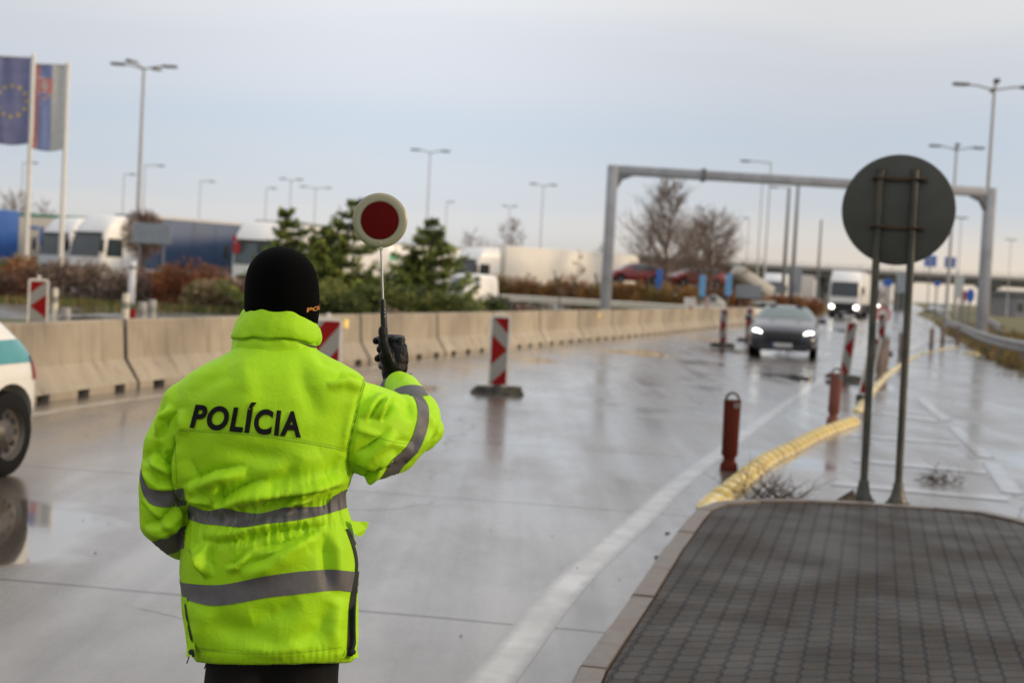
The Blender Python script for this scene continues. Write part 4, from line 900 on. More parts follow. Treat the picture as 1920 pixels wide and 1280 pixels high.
t, bd = car('white_patrol_car', 'white hatchback with a teal side band, cut off by the left edge', 'car', ctr, hd, HAT, M_pw, M_glass, [(1.22, .76), (-1.56, .76)], .325, (5, 8), [8], [3, 4], rimm=mat('grimy_rim', (.075, .068, .06), .45, metal=.3))
def shrinkstrip(body, pts_a, pts_b, n, m_, nm, par, off=.004, dirv=None, mi=None):
    bm = bmesh.new(); bm.from_mesh(body.data); tr_ = BVHTree.FromBMesh(bm); bm.free(); b = MB(); cols = 8; vs = []; ok = []
    for i in range(n+1):
        u = i/n*(len(pts_a)-1); k = min(int(u), len(pts_a)-2); f_ = u-k
        A = Vector(pts_a[k]).lerp(Vector(pts_a[k+1]), f_); B_ = Vector(pts_b[k]).lerp(Vector(pts_b[k+1]), f_)
        for j in range(cols+1):
            p_ = A.lerp(B_, j/cols); h_ = tr_.ray_cast(p_-dirv*3, dirv); 
            if h_[0] is None: vs.append(p_); ok.append(False)
            else: vs.append(h_[0]-dirv*off+h_[1]*off*.5 if h_[1].dot(dirv) < 0 else h_[0]-dirv*off); ok.append(True)
    fs = [(i*(cols+1)+j, i*(cols+1)+j+1, (i+1)*(cols+1)+j+1, (i+1)*(cols+1)+j) for i in range(n) for j in range(cols)]
    fs = [q for q in fs if all(ok[v] for v in q)]
    b.add(vs, fs); return b.build(nm, m_, par, smooth=True, fix=False, angle=180)
M_teal = mat('teal_band', (.04, .24, .26), .3, coat=.4)
for s in (-1, 1):
    dv = Vector((0, -s, 0)); rr_ = [(-1.965+i*.19, 0, .70+.0*i) for i in range(20)]
    def z0f(x): return .83+.02*math.sin(x*2)
    pa = [(-1.93+i*.19, 0, 1.03) for i in range(20)]; pb = [(-1.93+i*.19, 0, .855) for i in range(20)]
    shrinkstrip(bd, pa, pb, 76, M_teal, 'teal_stripe', t, .005, dv)
for s in (-1, 1):
    dv = Vector((0, -s, 0)); pa = [(-1.99+i*.035, 0, .90) for i in range(4)]; pb = [(-1.99+i*.035, 0, .72) for i in range(4)]
    shrinkstrip(bd, pa, pb, 12, mat('tail_red', (.45, .03, .03), .2, coat=.6), 'tail_light', t, .012, dv)
    headl(t, s, 1.80, .60, .70, M_hloff)
    b = MB(); b.rbox((.70, s*.93, 1.0), (.12, .18, .13), .04); b.build('mirror', M_trim, t, smooth=True)
    b = MB(); b.rbox((-.1, s*.868, .30), (2.0, .02, .09), .008); b.build('sill', M_trim, t)
b = MB(); b.rbox((-1.97, 0, .46), (.14, 1.3, .24), .05); b.build('rear_bumper', M_pw, t, smooth=True)
b = MB(); b.rbox((-2.04, 0, .62), (.02, .52, .11), .004); b.build('number_plate', mat('plate_white', (.5, .5, .48), .4), t)
# small cars in the lorry park
def scar(loc, rz, label, col_, z=0, sc_=1.0):
    t, bd = car('parked_car', label, 'car', (loc.x, loc.y, z), rz, HAT, mat('paint_'+col_[0], col_[1], .25, coat=.5), M_glass, [(1.22, .76), (-1.30, .76)], .325, (3, 8), [8], [3, 4], group=col_[2] if len(col_) > 2 else None)
    for s in (-1, 1): headl(t, s, 1.80, .60, .70, M_hloff)
    b = MB(); b.rbox((1.95, 0, .52), (.04, .7, .16), .03); b.build('grille', M_trim, t)
    if sc_ != 1: t.scale = (sc_,)*3
    return t
VAN = [(-2.2, .40, .85, 1.75, .80, .84, .76), (-2.15, .32, .95, 1.88, .88, .88, .78), (-1.9, .28, 1.0, 1.93, .90, .89, .80), (-.6, .26, 1.0, 1.95, .90, .89, .80), (.3, .26, 1.0, 1.93, .90, .89, .78), (.75, .26, 1.0, 1.82, .90, .88, .74), (1.45, .26, .98, 1.16, .90, .85, .70), (1.9, .28, .88, 1.0, .88, .80, .62), (2.15, .30, .72, .82, .80, .70, .50), (2.22, .36, .58, .66, .66, .58, .42)]
p_ = at(880, 84); t, bd = car('small_van', 'small white van standing in front of the cream lorry\'s cab', 'van', p_, math.atan2(-84, -6)+R(-22), VAN, M_wp, mat('grey_screen', (.16, .18, .20), .2), [(1.35, .80), (-1.35, .80)], .33, (4, 5), [5], [])
for s in (-1, 1): headl(t, s, 2.05, .62, .78, M_hloff); b = MB(); b.rbox((1.05, s*1.0, 1.18), (.12, .2, .22), .04); b.build('mirror', M_trim, t, smooth=True)
b = MB(); b.rbox((2.2, 0, .56), (.05, .9, .2), .04); b.build('grille', M_trim, t)
# car transporter with its load
base = at(1246, 99); th = math.atan2(-10, -32)
tc_ = thing('car_transporter', 'two-deck car transporter frame behind the bare trees, loaded with red cars', 'lorry', base, th); b = MB()
for z in (.30, 1.80): b.box((0, 0, z), (9.5, 2.3, .12))
for x in (-4.5, -1.5, 1.5, 4.5):
    for s in (-1, 1): b.box((x, s*1.15, 1.3), (.12, .1, 2.4), rot=Matrix.Rotation(R(12), 3, 'Y'))
b.box((0, 0, .55), (8.5, .9, .25)); b.build('deck_frame', mat('transporter_grey', (.12, .10, .10), .5), tc_)
for x in (-3.4, -2.2):
    for s in (-1, 1): wheel(tc_, (x, s*1.0, .45), .45, .3, s)
dirx = Vector((math.cos(th), math.sin(th), 0))
M_rc = ('bright_red', (.22, .018, .016), 'cars carried on the transporter')
scar(base+dirx*2.4, th, 'bright red car on the front of the transporter\'s upper deck', M_rc, z=1.86)
scar(base-dirx*2.3, th, 'bright red car at the rear of the transporter\'s upper deck', M_rc, z=1.86)
scar(base+dirx*2.6, th, 'black car on the lower deck of the transporter', ('black', (.02, .02, .022), 'cars carried on the transporter'), z=.36)
scar(base-dirx*2.2, th, 'red car on the lower deck of the transporter', M_rc, z=.36)
scar(at(1222, 94), th+.2, 'white car parked low in front of the transporter', ('white', (.62, .62, .62)))
scar(at(1303, 93), th-.4, 'pale beige car parked right of the transporter', ('beige', (.48, .44, .38)))
scar(at(1352, 112), th-.4, 'dark green car parked between the blue banners', ('dark_green', (.03, .05, .035)))
scar(at(1508, 150), R(250), 'dark car standing in the distance left of the approaching white lorry', ('grey', (.08, .085, .10)))
scar(at(1528, 165), R(250), 'far dark red car near the foot of the overpass', ('dark_red', (.20, .03, .03)))
scar(at(1882, 300), R(200), 'dark blue car far to the right of the gantry', ('blue', (.03, .05, .14)))
scar(at(1905, 270), R(190), 'light grey car at the right edge far behind the gantry', ('silver', (.4, .42, .45)))
scar(at(1760, 230), R(200), 'silver car behind the guard rail, below the blue signs', ('silver', (.4, .42, .45)))
# tipping body
t = thing('tipper_body', 'pale tipper body tilted on a grey truck right of the bare trees', 'tipper', at(1386, 104), R(186)); b = MB(); b.rbox((0, 0, 1.0), (5, 2.0, .35), .04); b.rbox((2.9, 0, 1.5), (1.2, 2.2, 1.8), .12); b.build('truck_bed', mat('grey_lorry_paint', (.33, .34, .36), .4), t, smooth=True)
b = MB(); b.rbox((-.9, 0, 2.55), (3.0, 2.3, .75), .10, rot=Matrix.Rotation(R(-30), 3, 'Y')); b.build('tipping_box', mat('pale_box', (.62, .58, .50), .5), t, smooth=True)
for x in (-1.6, 2.6):
    for s in (-1, 1): wheel(t, (x, s*.95, .48), .48, .3, s)

# ------------------------------------------------------------------ guard rails
M_rail = mat('galvanised_rail', (.30, .31, .31), .45, metal=.4, c2=(.22, .22, .215), s2=1.5, var=.12)
M_railw = mat('pale_guard_rail', (.66, .63, .55), .5, var=.08)
def wrail(pts, label, m, z=.6, h=.31, post=4.0):
    pts = [Vector((p[0], p[1], 0)) for p in pts]; pts = catmull(pts, 8)
    t = thing('guard_rail', label, 'guard rail', pts[0]); prf = [(0, -.5), (.04, -.42), (.05, -.28), (.0, -.14), (0, .14), (.05, .28), (.04, .42), (0, .5)]; rings = []
    o = pts[0]
    for i, p in enumerate(pts):
        d = (pts[min(i+1, len(pts)-1)]-pts[max(i-1, 0)]).normalized(); n_ = Vector((-d.y, d.x, 0))
        if n_.dot(p) > 0: n_ = -n_
        rings.append([tuple(p-o+n_*(q*1.6)+Vector((0, 0, z+r_*h))) for q, r_ in prf])
    b = MB(); b.loft(rings, closed=False, caps=False); rr_ = b.build('rail', m, t, smooth=True, fix=False); md = rr_.modifiers.new('s', 'SOLIDIFY'); md.thickness = .012
    s = 0; nx = 0
    for i in range(1, len(pts)):
        s += (pts[i]-pts[i-1]).length
        if s >= nx:
            nx = s+post; b = MB(); p = pts[i]-o; d = (pts[i]-pts[i-1]).normalized(); n_ = Vector((-d.y, d.x, 0)); n_ = -n_ if n_.dot(pts[i]) > 0 else n_
            b.box(tuple(p-n_*.06+Vector((0, 0, .36))), (.10, .06, .72), rz=math.atan2(d.y, d.x)); b.build('post', M_galvd, t)
wrail([(14.6, 26), (14.0, 34), (14.1, 39.5), (16.3, 49.3), (20.3, 64), (26.3, 86), (38, 126), (62, 210)], 'grey corrugated guard rail curving along the right verge', M_rail)
wrail([(24, 70), (31, 92), (43, 130), (70, 215)], 'second pale guard rail farther right, behind the first', M_rail)
wrail([(-3, 86), (1.0, 84.5), (5.2, 82.5), (9.2, 80.5), (11.3, 78), (14.5, 84), (22, 112), (32, 150)], 'pale guard rail in front of the brown hedge', M_railw, z=.62, h=.36)

# ------------------------------------------------------------------ overpass and far things
M_bridge = mat('bridge_concrete', (.25, .24, .22), .8, c2=(.19, .185, .17), s2=.2, var=.1, vscale=.5)
YB = 270; x0 = at(1150, YB).x; x1 = at(2300, YB).x; zt = P(1640, 507, YB).z
t = thing('overpass', 'long grey concrete road overpass crossing in the distance', 'bridge', (x0, YB, 0)); Wb = x1-x0
b = MB(); b.box((Wb/2, 0, zt-1.25), (Wb, 10, 1.1)); b.box((Wb/2, 0, zt-.66), (Wb, 12.5, .16)); b.build('deck', M_bridge, t)
b = MB(); b.box((Wb/2, -6.1, zt-.28), (Wb, .35, .60)); b.box((Wb/2, 6.1, zt-.28), (Wb, .35, .60)); b.build('parapet', mat('parapet_grey', (.30, .295, .28), .7), t)
b = MB()
for i in range(int(Wb/6)): b.box((i*6+3, -6.1, zt+.35), (.08, .08, .7))
b.box((Wb/2, -6.1, zt+.62), (Wb, .06, .06)); b.box((Wb/2, -6.1, zt+.3), (Wb, .05, .05)); b.build('railing', M_galvd, t)
for px in (1345, 1455, 1545, 1690, 1850, 2010, 2150):
    b = MB(); xx = at(px, YB).x-x0; b.box((xx, 0, (zt-1.8)/2), (1.2, 7, zt-1.8)); b.rbox((xx, 0, zt-2.0), (2.0, 9, .5), .1); b.build('pier', M_bridge, t)
M_blue = mat('blue_sign_sheeting', (.02, .10, .42), .4); M_sgrey = mat('sign_rear_aluminium', (.24, .27, .31), .45, metal=.2)
def panel(x0_, y0_, x1_, y1_, Y, label, m, round_=False, name='traffic_sign', cat='sign', legs=2, front=None, rz=0.0):
    a = P(x0_, y0_, Y); c = P(x1_, y1_, Y); cx = (a.x+c.x)/2; W_ = abs(x1_-x0_)*Y/FPX; H_ = abs(y1_-y0_)*Y/FPX; cz = P((x0_+x1_)/2, (y0_+y1_)/2, Y).z
    t = thing(name, label, cat, (cx, Y, 0), rz); b = MB()
    if round_: b.lathe([(0, -.02), (W_/2, -.02), (W_/2, .02), (0, .02)], 32, (0, 0, cz), Matrix.Rotation(PI/2, 3, 'X'), sy=H_/W_)
    else: b.rbox((0, 0, cz), (W_, .05, H_), min(.02, H_/8))
    pn = b.build('panel', m, t)
    if front: front(pn, cz, W_, H_)
    if not round_:
        b = MB(); 
        for dz in (-.28, .28): b.box((0, .045, cz+dz*H_), (W_*.96, .04, .06))
        b.build('stiffener', M_galvd, t)
    xs = [0] if legs == 1 else [-W_*.3, W_*.3]
    for x in xs: b = MB(); b.tube([(x, .09, 0), (x, .09, cz+H_*.4)], .05 if Y < 100 else .08, 8); b.build('post', M_galvd, t, smooth=True)
    return t
def pale_legend(pn, cz, W_, H_):
    b = MB()
    for k in range(3): b.box((-.05*W_, -.03, cz+H_*(.25-.25*k)), (W_*(.7-.15*(k % 2)), .012, H_*.08))
    b.build('legend_bar', mat('plate_white', (.5, .5, .48), .4), pn)
panel(247, 419, 321, 457, 58, 'grey back of a rectangular sign beside the bare bush', M_sgrey)
panel(1733, 479, 1756, 500, 190, 'blue direction sign just right of the round sign\'s lower edge', M_blue, legs=1, front=pale_legend)
panel(1771, 482, 1792, 502, 170, 'smaller blue direction sign with a pale centre, left of the gantry column', M_blue, legs=1, front=pale_legend)
panel(1656, 522, 1674, 537, 150, 'bright blue sign low between the round sign\'s posts', M_blue, round_=True, legs=1)
panel(1751, 527, 1764, 536, 140, 'small blue sign under the overpass right of the sign posts', M_blue, legs=1)
panel(1478, 500, 1503, 548, 138, 'tall blue-grey sign back between the two approaching lorries', M_sgrey)
panel(1680, 512, 1708, 550, 130, 'grey sign back just right of the right sign post', M_sgrey)
panel(1789, 514, 1807, 558, 118, 'pale grey panel standing left of the right gantry column', mat('pale_panel', (.40, .43, .43), .5))
panel(1812, 541, 1827, 567, 105, 'oval blue sign close to the right gantry column', M_blue, round_=True, legs=1)
panel(1805, 545, 1812, 565, 106, 'narrow dark red sign beside the oval blue sign', mat('dark_red_sheet', (.30, .03, .05), .5), legs=1)
panel(1378, 534, 1428, 559, 98, 'low blue-grey board among the hedges right of the banners', M_sgrey)
def nopass(pn, cz, W_, H_):
    b = MB(); b.tube([(.86*W_/2*math.cos(a), -.03, cz+.86*H_/2*math.sin(a)) for a in [2*PI*k/32 for k in range(33)]], W_*.055, 8, cap=False); b.build('red_ring', mat('red_ring', (.5, .04, .04), .4), pn, smooth=True)
panel(1641, 575, 1670, 605, 52, 'round white sign with a red ring between the sign posts', mat('sign_white', (.6, .58, .56), .4), round_=True, legs=1, front=nopass)
def redspot(pn, cz, W_, H_): b = MB(); b.rbox((.12*W_, -.03, cz-.18*H_), (.3*W_, .02, .22*H_), .005); b.build('red_mark', M_red, pn)
panel(1282, 558, 1304, 587, 72, 'small white board with a red mark in front of the pale guard rail', mat('sign_white', (.6, .58, .56), .4), front=redspot, legs=2)
panel(1322, 557, 1330, 590, 74, 'narrow pinkish board on the grass right of the small white board', mat('pink_board', (.45, .32, .30), .5), legs=1)
M_bban = mat('blue_banner', (.02, .12, .45), .6); M_lban = mat('light_blue_banner', (.12, .33, .60), .6)
for px, py0, py1, Y, m, l in ((1236, 505, 541, 90, M_bban, 'deep blue upright banner left of the bare tree trunk'), (1317, 516, 556, 90, M_lban, 'light blue upright banner in the middle of the lorry park'), (1366, 514, 554, 92, M_lban, 'light blue upright banner beside the tilted tipper')):
    panel(px-6, py0, px+6, py1, Y, l, m, name='upright_banner', cat='banner', legs=1)
# far buildings
for (xa, xb, ya, Y, m, l) in ((1868, 1935, 545, 330, mat('white_hall', (.62, .60, .56), .7), 'low white hall far behind the right gantry column'), (1905, 1990, 551, 240, mat('grey_hall', (.25, .24, .25), .7), 'grey shed at the right edge in the distance'),
                              (1185, 1300, 482, 170, mat('service_hall', (.30, .22, .18), .8), 'long low service building behind the bare trees')):
    a, c = at(xa, Y), at(xb, Y); H_ = P((xa+xb)/2, ya, Y).z; t = thing('hall', l, 'building', a); W_ = c.x-a.x
    b = MB(); b.box((W_/2, 6, H_*.45), (W_, 12, H_*.9)); b.build('wall', m, t); b = MB(); b.box((W_/2, 5.9, H_*.95), (W_+1, 13, H_*.1)); b.build('roof', M_galvd, t)
    for k in range(5): b = MB(); b.box((W_*(k+.5)/5, -.02, H_*.4), (W_*.12, .08, H_*.35)); b.build('window', M_glass, t)
# white and grey posts left, behind the barrier
def stub(px, py0, py1, Y, w_, m, label, name='bollard'):
    a = P(px, py0, Y); t = thing(name, label, 'bollard', (a.x, Y, 0)); b = MB(); zt_ = a.z; b.lathe([(w_*1.2, 0), (w_*1.2, .04), (w_, .05), (w_, zt_-.04), (w_*.85, zt_), (0, zt_)], 14); b.build('post_body', m, t, smooth=True)
    b = MB(); b.lathe([(w_*1.03, zt_-.28), (w_*1.03, zt_-.16)], 14); b.build('band', M_rw, t)
M_pc = mat('cream_post', (.60, .55, .45), .5); M_pg = mat('grey_post', (.32, .30, .29), .6)
stub(104, 540, 575, 27, .055, M_pc, 'short cream post right of the far left striped board'); stub(125, 577, 600, 27, .08, M_pg, 'grey stub post behind the barrier at the left')
stub(237, 550, 600, 26, .07, M_pc, 'pale post standing behind the barrier joint left of the officer'); stub(268, 566, 600, 30, .09, M_pg, 'grey post right of the pale post behind the barrier'); stub(286, 562, 600, 31, .09, M_pg, 'slightly taller grey post nearest the officer behind the barrier')
stub(249, 490, 525, 50, .13, mat('white_post', (.66, .66, .66), .5), 'white bollard among the shrubs below the tallest lamp mast')
stub(249, 580, 596, 25.5, .06, M_red, 'small red stub beside the pale post behind the barrier')

# ------------------------------------------------------------------ vegetation
def leafcloud(n, fn, ln, wd, nm=3, seed=1):
    rs = np.random.RandomState(seed); P_, N_, mi = fn(n, rs); n = len(P_)
    d = rs.normal(size=(n, 3))*.6+N_; d /= np.linalg.norm(d, axis=1, keepdims=True)+1e-9
    s = np.cross(d, rs.normal(size=(n, 3))); s /= np.linalg.norm(s, axis=1, keepdims=True)+1e-9
    L_ = ln*rs.uniform(.5, 1.3, (n, 1)); W_ = wd*rs.uniform(.6, 1.3, (n, 1))
    v = np.concatenate([P_-s*W_*.5, P_+d*L_*.5-s*W_, P_+d*L_, P_+d*L_*.5+s*W_], 1).reshape(-1, 3)
    return v, np.arange(4*n).reshape(-1, 4), mi
def cloudobj(name, v, f, mi, mats, parent):
    me = bpy.data.meshes.new(name); me.from_pydata(v.tolist(), [], f.tolist())
    for m in mats: me.materials.append(m)
    me.polygons.foreach_set('material_index', mi.astype(int).tolist()); me.update(); o = bpy.data.objects.new(name, me); col.objects.link(o); o.parent = parent; KIDS.setdefault(parent.name, []).append(o); return o
def leafm(name, c): return mat(name, c, .75, var=.25, vscale=3)
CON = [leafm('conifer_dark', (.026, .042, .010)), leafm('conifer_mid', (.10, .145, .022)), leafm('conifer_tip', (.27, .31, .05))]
M_bark = mat('bark', (.09, .065, .05), .9, bump=.01); M_barkr = mat('twig_bark', (.19, .135, .10), .9)
def conifer(px, Y, leaders, label, spread, nb=70, seed=3, name='conifer'):
    g = at(px, Y); t = thing(name, label, 'tree', g, 0, 'dark conifers behind the barrier'); rs = random.Random(seed); pts = []; nrm = []; mi = []; b = MB()
    for (lpx, lpy, base_px, rad) in leaders:
        top = P(lpx, lpy, Y)-g; bx = at(base_px, Y).x-g.x; h = top.z; tr_ = [Vector((bx*.3, 0, 0)), Vector((bx, 0, h*.3)), Vector((bx*.6+top.x*.4, 0, h*.65)), Vector((top.x, 0, h*.97))]
        b.tube(tr_, [.13, .09, .05, .012], 8); tp = catmull(tr_, 10)
        nb_ = nb
        for i in range(nb_):
            tiers = 10; f_ = (int(i*tiers/nb_)+.5+rs.gauss(0, .13))/tiers; f_ = min(max(f_, 0), .995); q = tp[min(int((.08+.92*f_)*(len(tp)-1)), len(tp)-1)]; a = rs.uniform(0, 2*PI)
            Lb = rad*(1.02-f_)**1.1*rs.uniform(.6, 1.2)+.10; d = Vector((math.cos(a), math.sin(a)*.8, .05)); br_ = [q]
            for k in range(1, 6):
                u = k/5; br_.append(q+d*Lb*u+Vector((0, 0, Lb*(-.20*math.sin(u*2.2)+.34*u*u))))
            b.tube(br_, [.022, .016, .011, .008, .005, .003], 4)
            ns = int(24+72*Lb)
            for k in range(ns):
                u = rs.random()**.7; j = min(int(u*5), 4); p_ = br_[j].lerp(br_[j+1], u*5-j); sw = .19*(1-u*.72)*min(1, Lb)
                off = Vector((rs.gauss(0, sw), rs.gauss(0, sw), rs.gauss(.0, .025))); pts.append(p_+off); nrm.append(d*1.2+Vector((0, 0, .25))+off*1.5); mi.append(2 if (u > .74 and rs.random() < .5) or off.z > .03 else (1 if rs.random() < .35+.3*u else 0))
    b.build('trunk', M_bark, t, smooth=True)
    P_ = np.array([tuple(p) for p in pts]); N_ = np.array([tuple(p) for p in nrm]); P_[:, 2] = np.maximum(P_[:, 2], .05)
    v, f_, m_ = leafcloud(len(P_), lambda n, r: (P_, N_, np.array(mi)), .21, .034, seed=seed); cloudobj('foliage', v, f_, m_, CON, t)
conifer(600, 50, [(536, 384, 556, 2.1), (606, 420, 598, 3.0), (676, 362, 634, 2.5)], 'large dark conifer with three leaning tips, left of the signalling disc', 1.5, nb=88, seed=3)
conifer(806, 51, [(812, 400, 804, 2.3), (770, 470, 790, 1.5)], 'broad pointed conifer right of the signalling disc', 1.5, nb=92, seed=9)
def bush(px, Y, w_, h, dp, mats, label, n=2600, ln=.16, wd=.03, seed=1, up=.5, group='shrubs behind the barrier', name='shrub', lump=6, stems=14, cat='shrub'):
    g = at(px, Y); t = thing(name, label, cat, g, 0, group); rs = np.random.RandomState(seed)
    cs = np.column_stack([rs.uniform(-.6, .6, lump)*w_/2, rs.uniform(-.5, .5, lump)*dp, rs.uniform(.25, .68, lump)*h]); rr_ = rs.uniform(.28, .48, lump)
    def fn(n, r):
        k = r.randint(0, lump, n); q = r.normal(size=(n, 3)); q /= np.linalg.norm(q, axis=1, keepdims=True); rad = (r.uniform(0, 1, n)**.45*rr_[k])[:, None]
        p = cs[k]+q*rad*np.array([w_*.8, dp*1.3, h*.9]); p[:, 2] = np.abs(p[:, 2]); m = (r.rand(n)*len(mats)*.999).astype(int); m = np.where(r.rand(n) < .6, k % len(mats), m)
        return p, q+np.array([0, 0, up]), m
    v, f_, m_ = leafcloud(n, fn, ln, wd, seed=seed); cloudobj('foliage', v, f_, m_, mats, t); b = MB()
    for k in range(stems): c = cs[k % lump]; b.tube([(c[0]*.4, c[1]*.4, 0), (c[0]*.8+rs.normal()*.05, c[1]*.8, c[2]*.6), (c[0]+rs.normal()*.15, c[1], min(h*.95, c[2]*1.3))], [.02, .014, .006], 5)
    b.build('stem', M_barkr, t)
    return t
RB = [leafm('russet_leaf', (0.264, 0.085, 0.034)), leafm('dark_russet_leaf', (0.139, 0.054, 0.028)), leafm('orange_leaf', (0.357, 0.155, 0.046))]
GB = [leafm('grey_brown_twig', (0.248, 0.178, 0.139)), leafm('taupe_twig', (0.341, 0.256, 0.202)), leafm('dark_twig', (0.124, 0.085, 0.062))]
OB = [leafm('olive_leaf', (0.186, 0.171, 0.054)), leafm('straw_leaf', (0.419, 0.310, 0.155)), leafm('dull_green_leaf', (0.078, 0.101, 0.031))]
GR = [leafm('juniper_green', (.085, .115, .025)), leafm('juniper_light', (.24, .26, .06)), leafm('juniper_dark', (.025, .038, .012))]
BL = [(12, 54, 2.4, 1.75, OB+RB[2:], 'rusty olive shrub at the left edge below the first flagpole'), (70, 53, 2.2, 1.5, GB[:1]+RB, 'brown shrub behind the far left striped board'), (130, 53, 2.2, 1.55, GB, 'grey-brown leafless shrub below the second flagpole'),
      (185, 54, 2.4, 1.6, GB[:2]+OB[:1], 'taupe twiggy shrub with olive leaves between flagpole and white bollard'), (228, 53, 1.9, 1.25, GB, 'low grey twiggy shrub left of the white bollard'), (285, 54, 2.2, 1.5, RB[:2]+GB[:1], 'dark brown shrub right of the white bollard'),
      (335, 53, 2.2, 1.75, RB, 'bright russet shrub below the dark blue trailer'), (378, 52, 1.9, 1.2, OB[:2]+GB[1:2], 'pale straw shrub between two russet ones'), (408, 54, 2.2, 1.7, RB+GB[:1], 'russet shrub just left of the officer\'s hat'),
      (445, 53, 1.8, 1.3, GB+RB[:1], 'dull brown shrub partly behind the officer\'s hat'), (20, 51, 2.2, .9, RB[1:2]+GB[2:], 'low dark brown shrub at the left edge'), (320, 56, 2.0, 1.6, GR, 'dark green shrub behind the russet shrubs')]
for i, (px, Y, w_, h, ms_, l) in enumerate(BL): bush(px, Y, w_, h, .7, ms_, l, n=3000, seed=20+i)
for i, (px, Y, w_, h, l) in enumerate([(640, 47, 2.8, 1.35, 'low spreading juniper behind the officer\'s hat'), (700, 48, 2.8, 1.45, 'spreading juniper under the signalling disc\'s shaft'), (760, 49, 2.6, 1.3, 'low juniper left of the right conifer\'s trunk'), (835, 48, 2.8, 1.25, 'juniper spreading right of the right conifer'), (560, 48, 2.4, 1.5, 'dense juniper directly behind the officer\'s hat'), (880, 50, 1.8, .9, 'small juniper left of the striped arrow board')]):
    bush(px, Y, w_, h, .8, GR, l, n=5200, ln=.14, wd=.03, seed=60+i, group='spreading junipers behind the barrier')
bush(925, 52, 1.3, 1.15, .5, [GR[2], GR[0]], 'dark upright shrub just above the striped arrow board', n=1800, seed=80); bush(885, 50, 1.2, .7, .5, OB, 'straw-coloured low shrub left of the striped arrow board', n=1200, seed=81)
bush(975, 54, 1.6, .75, .5, GB+RB[1:2], 'low brown twigs right of the dark upright shrub', n=1200, seed=82); bush(740, 46, 1.2, .5, .4, OB[1:2]+GB[:1], 'low dry tuft at the foot of the junipers', n=700, seed=83)
bush(270, 62, 1.75, 0.9, .6, GB[2:]+RB[1:2]+GB[:1], 'round leafless bush hanging behind the grey sign back', n=100, seed=84, name='pollard_willow')
# round pollard crown on its stem
g_ = [o for o in col.objects if o.name.startswith('pollard_willow')][-1]
ctr_ = P(268, 440, 62)-Vector(g_.location); rs = np.random.RandomState(5)
def fn(n, r): q = r.normal(size=(n, 3)); q /= np.linalg.norm(q, axis=1, keepdims=True); return np.array(tuple(ctr_))+q*(r.uniform(0, 1, (n, 1))**.4)*np.array([.85, .7, 1.0]), q+np.array([0, 0, .2]), (r.rand(n)*3).astype(int)
v, f_, m_ = leafcloud(3200, fn, .30, .016, seed=5); cloudobj('twig_crown', v, f_, m_, [GB[0], GB[2], RB[1]], g_); b = MB(); b.tube([(0, 0, 0), tuple(ctr_*.5), tuple(ctr_)], [.12, .09, .06], 8); b.build('trunk', M_bark, g_)
HB = [leafm('hedge_brown', (.34, .17, .06)), leafm('hedge_rust', (.40, .19, .055)), leafm('hedge_olive', (.26, .22, .06)), leafm('hedge_dark', (.17, .085, .04))]
hx = list(range(930, 1560, 35))
for i, px in enumerate(hx):
    Y = 92-(px-930)*.006+(max(0, px-1290)*.12); bush(px, Y, 1.9, (1.95 if px < 1400 else 1.5)+.2*random.random(), .7, HB if px < 1290 else [HB[3], RB[0], HB[1]], 'clipped brown hedge plant, %s from the left of the row behind the guard rail' % ordn(i), n=2400, ln=.2, wd=.045, seed=100+i, group='brown hedge plants behind the guard rail', name='hedge_plant', lump=8, stems=5)
def bare(px, Y, pytop, label, wd=3.0, seed=1, nb=26, trunk=.13, lo=.28, name='bare_tree', sub=7):
    g = at(px, Y); H_ = P(px, pytop, Y).z; t = thing(name, label, 'tree', g, 0, 'bare winter trees'); rs = random.Random(seed); bt, bc = MB(), MB()
    def wob(p, d, L_, r0, r1, b_, n=4, w_=.12, up=.05, sides=4):
        q = [p]; dd = d.normalized()
        for k in range(n): dd = (dd+Vector((rs.gauss(0, w_), rs.gauss(0, w_), up+rs.gauss(0, w_*.5)))).normalized(); q.append(q[-1]+dd*L_/n)
        b_.tube(q, [r0+(r1-r0)*k/n for k in range(n+1)], sides); return q
    tr_ = wob(Vector((0, 0, 0)), Vector((rs.gauss(0, .03), 0, 1)), H_, trunk, .012, bt, 8, .035, .03, 8)
    for i in range(nb):
        f = lo+(1-lo)*.95*(i+rs.random())/nb; k = min(int(f*8), 7); p = tr_[k].lerp(tr_[k+1], f*8-k); a = rs.uniform(0, 2*PI); el = R(rs.uniform(18, 52))
        L_ = wd*(1.12-f)**.7*rs.uniform(.7, 1.15); d = Vector((math.cos(a)*math.cos(el), math.sin(a)*math.cos(el), math.sin(el))); q_ = wob(p, d, L_, (.040*(1.2-f)+.012)*min(1, trunk*10), .009, bc, 5, .13, .07)
        for j in range(sub):
            u = rs.uniform(.2, 1)*4.99; kk = int(u); p2 = q_[kk].lerp(q_[kk+1], u-kk); d2 = (q_[kk+1]-q_[kk]).normalized()+Vector((rs.gauss(0, .5), rs.gauss(0, .5), rs.gauss(.15, .35))); q2 = wob(p2, d2, L_*rs.uniform(.25, .5), .016, .008, bc, 3, .2, .05, 3)
            for m_ in range(3): p3 = q2[rs.randrange(1, 4)]; wob(p3, Vector((rs.gauss(0, .6), rs.gauss(0, .6), rs.gauss(.5, .4))), L_*rs.uniform(.12, .26), .010, .006, bc, 2, .2, .05, 3)
    bt.build('trunk', M_bark, t, smooth=True); bc.build('crown', M_barkr, t, smooth=True); return t
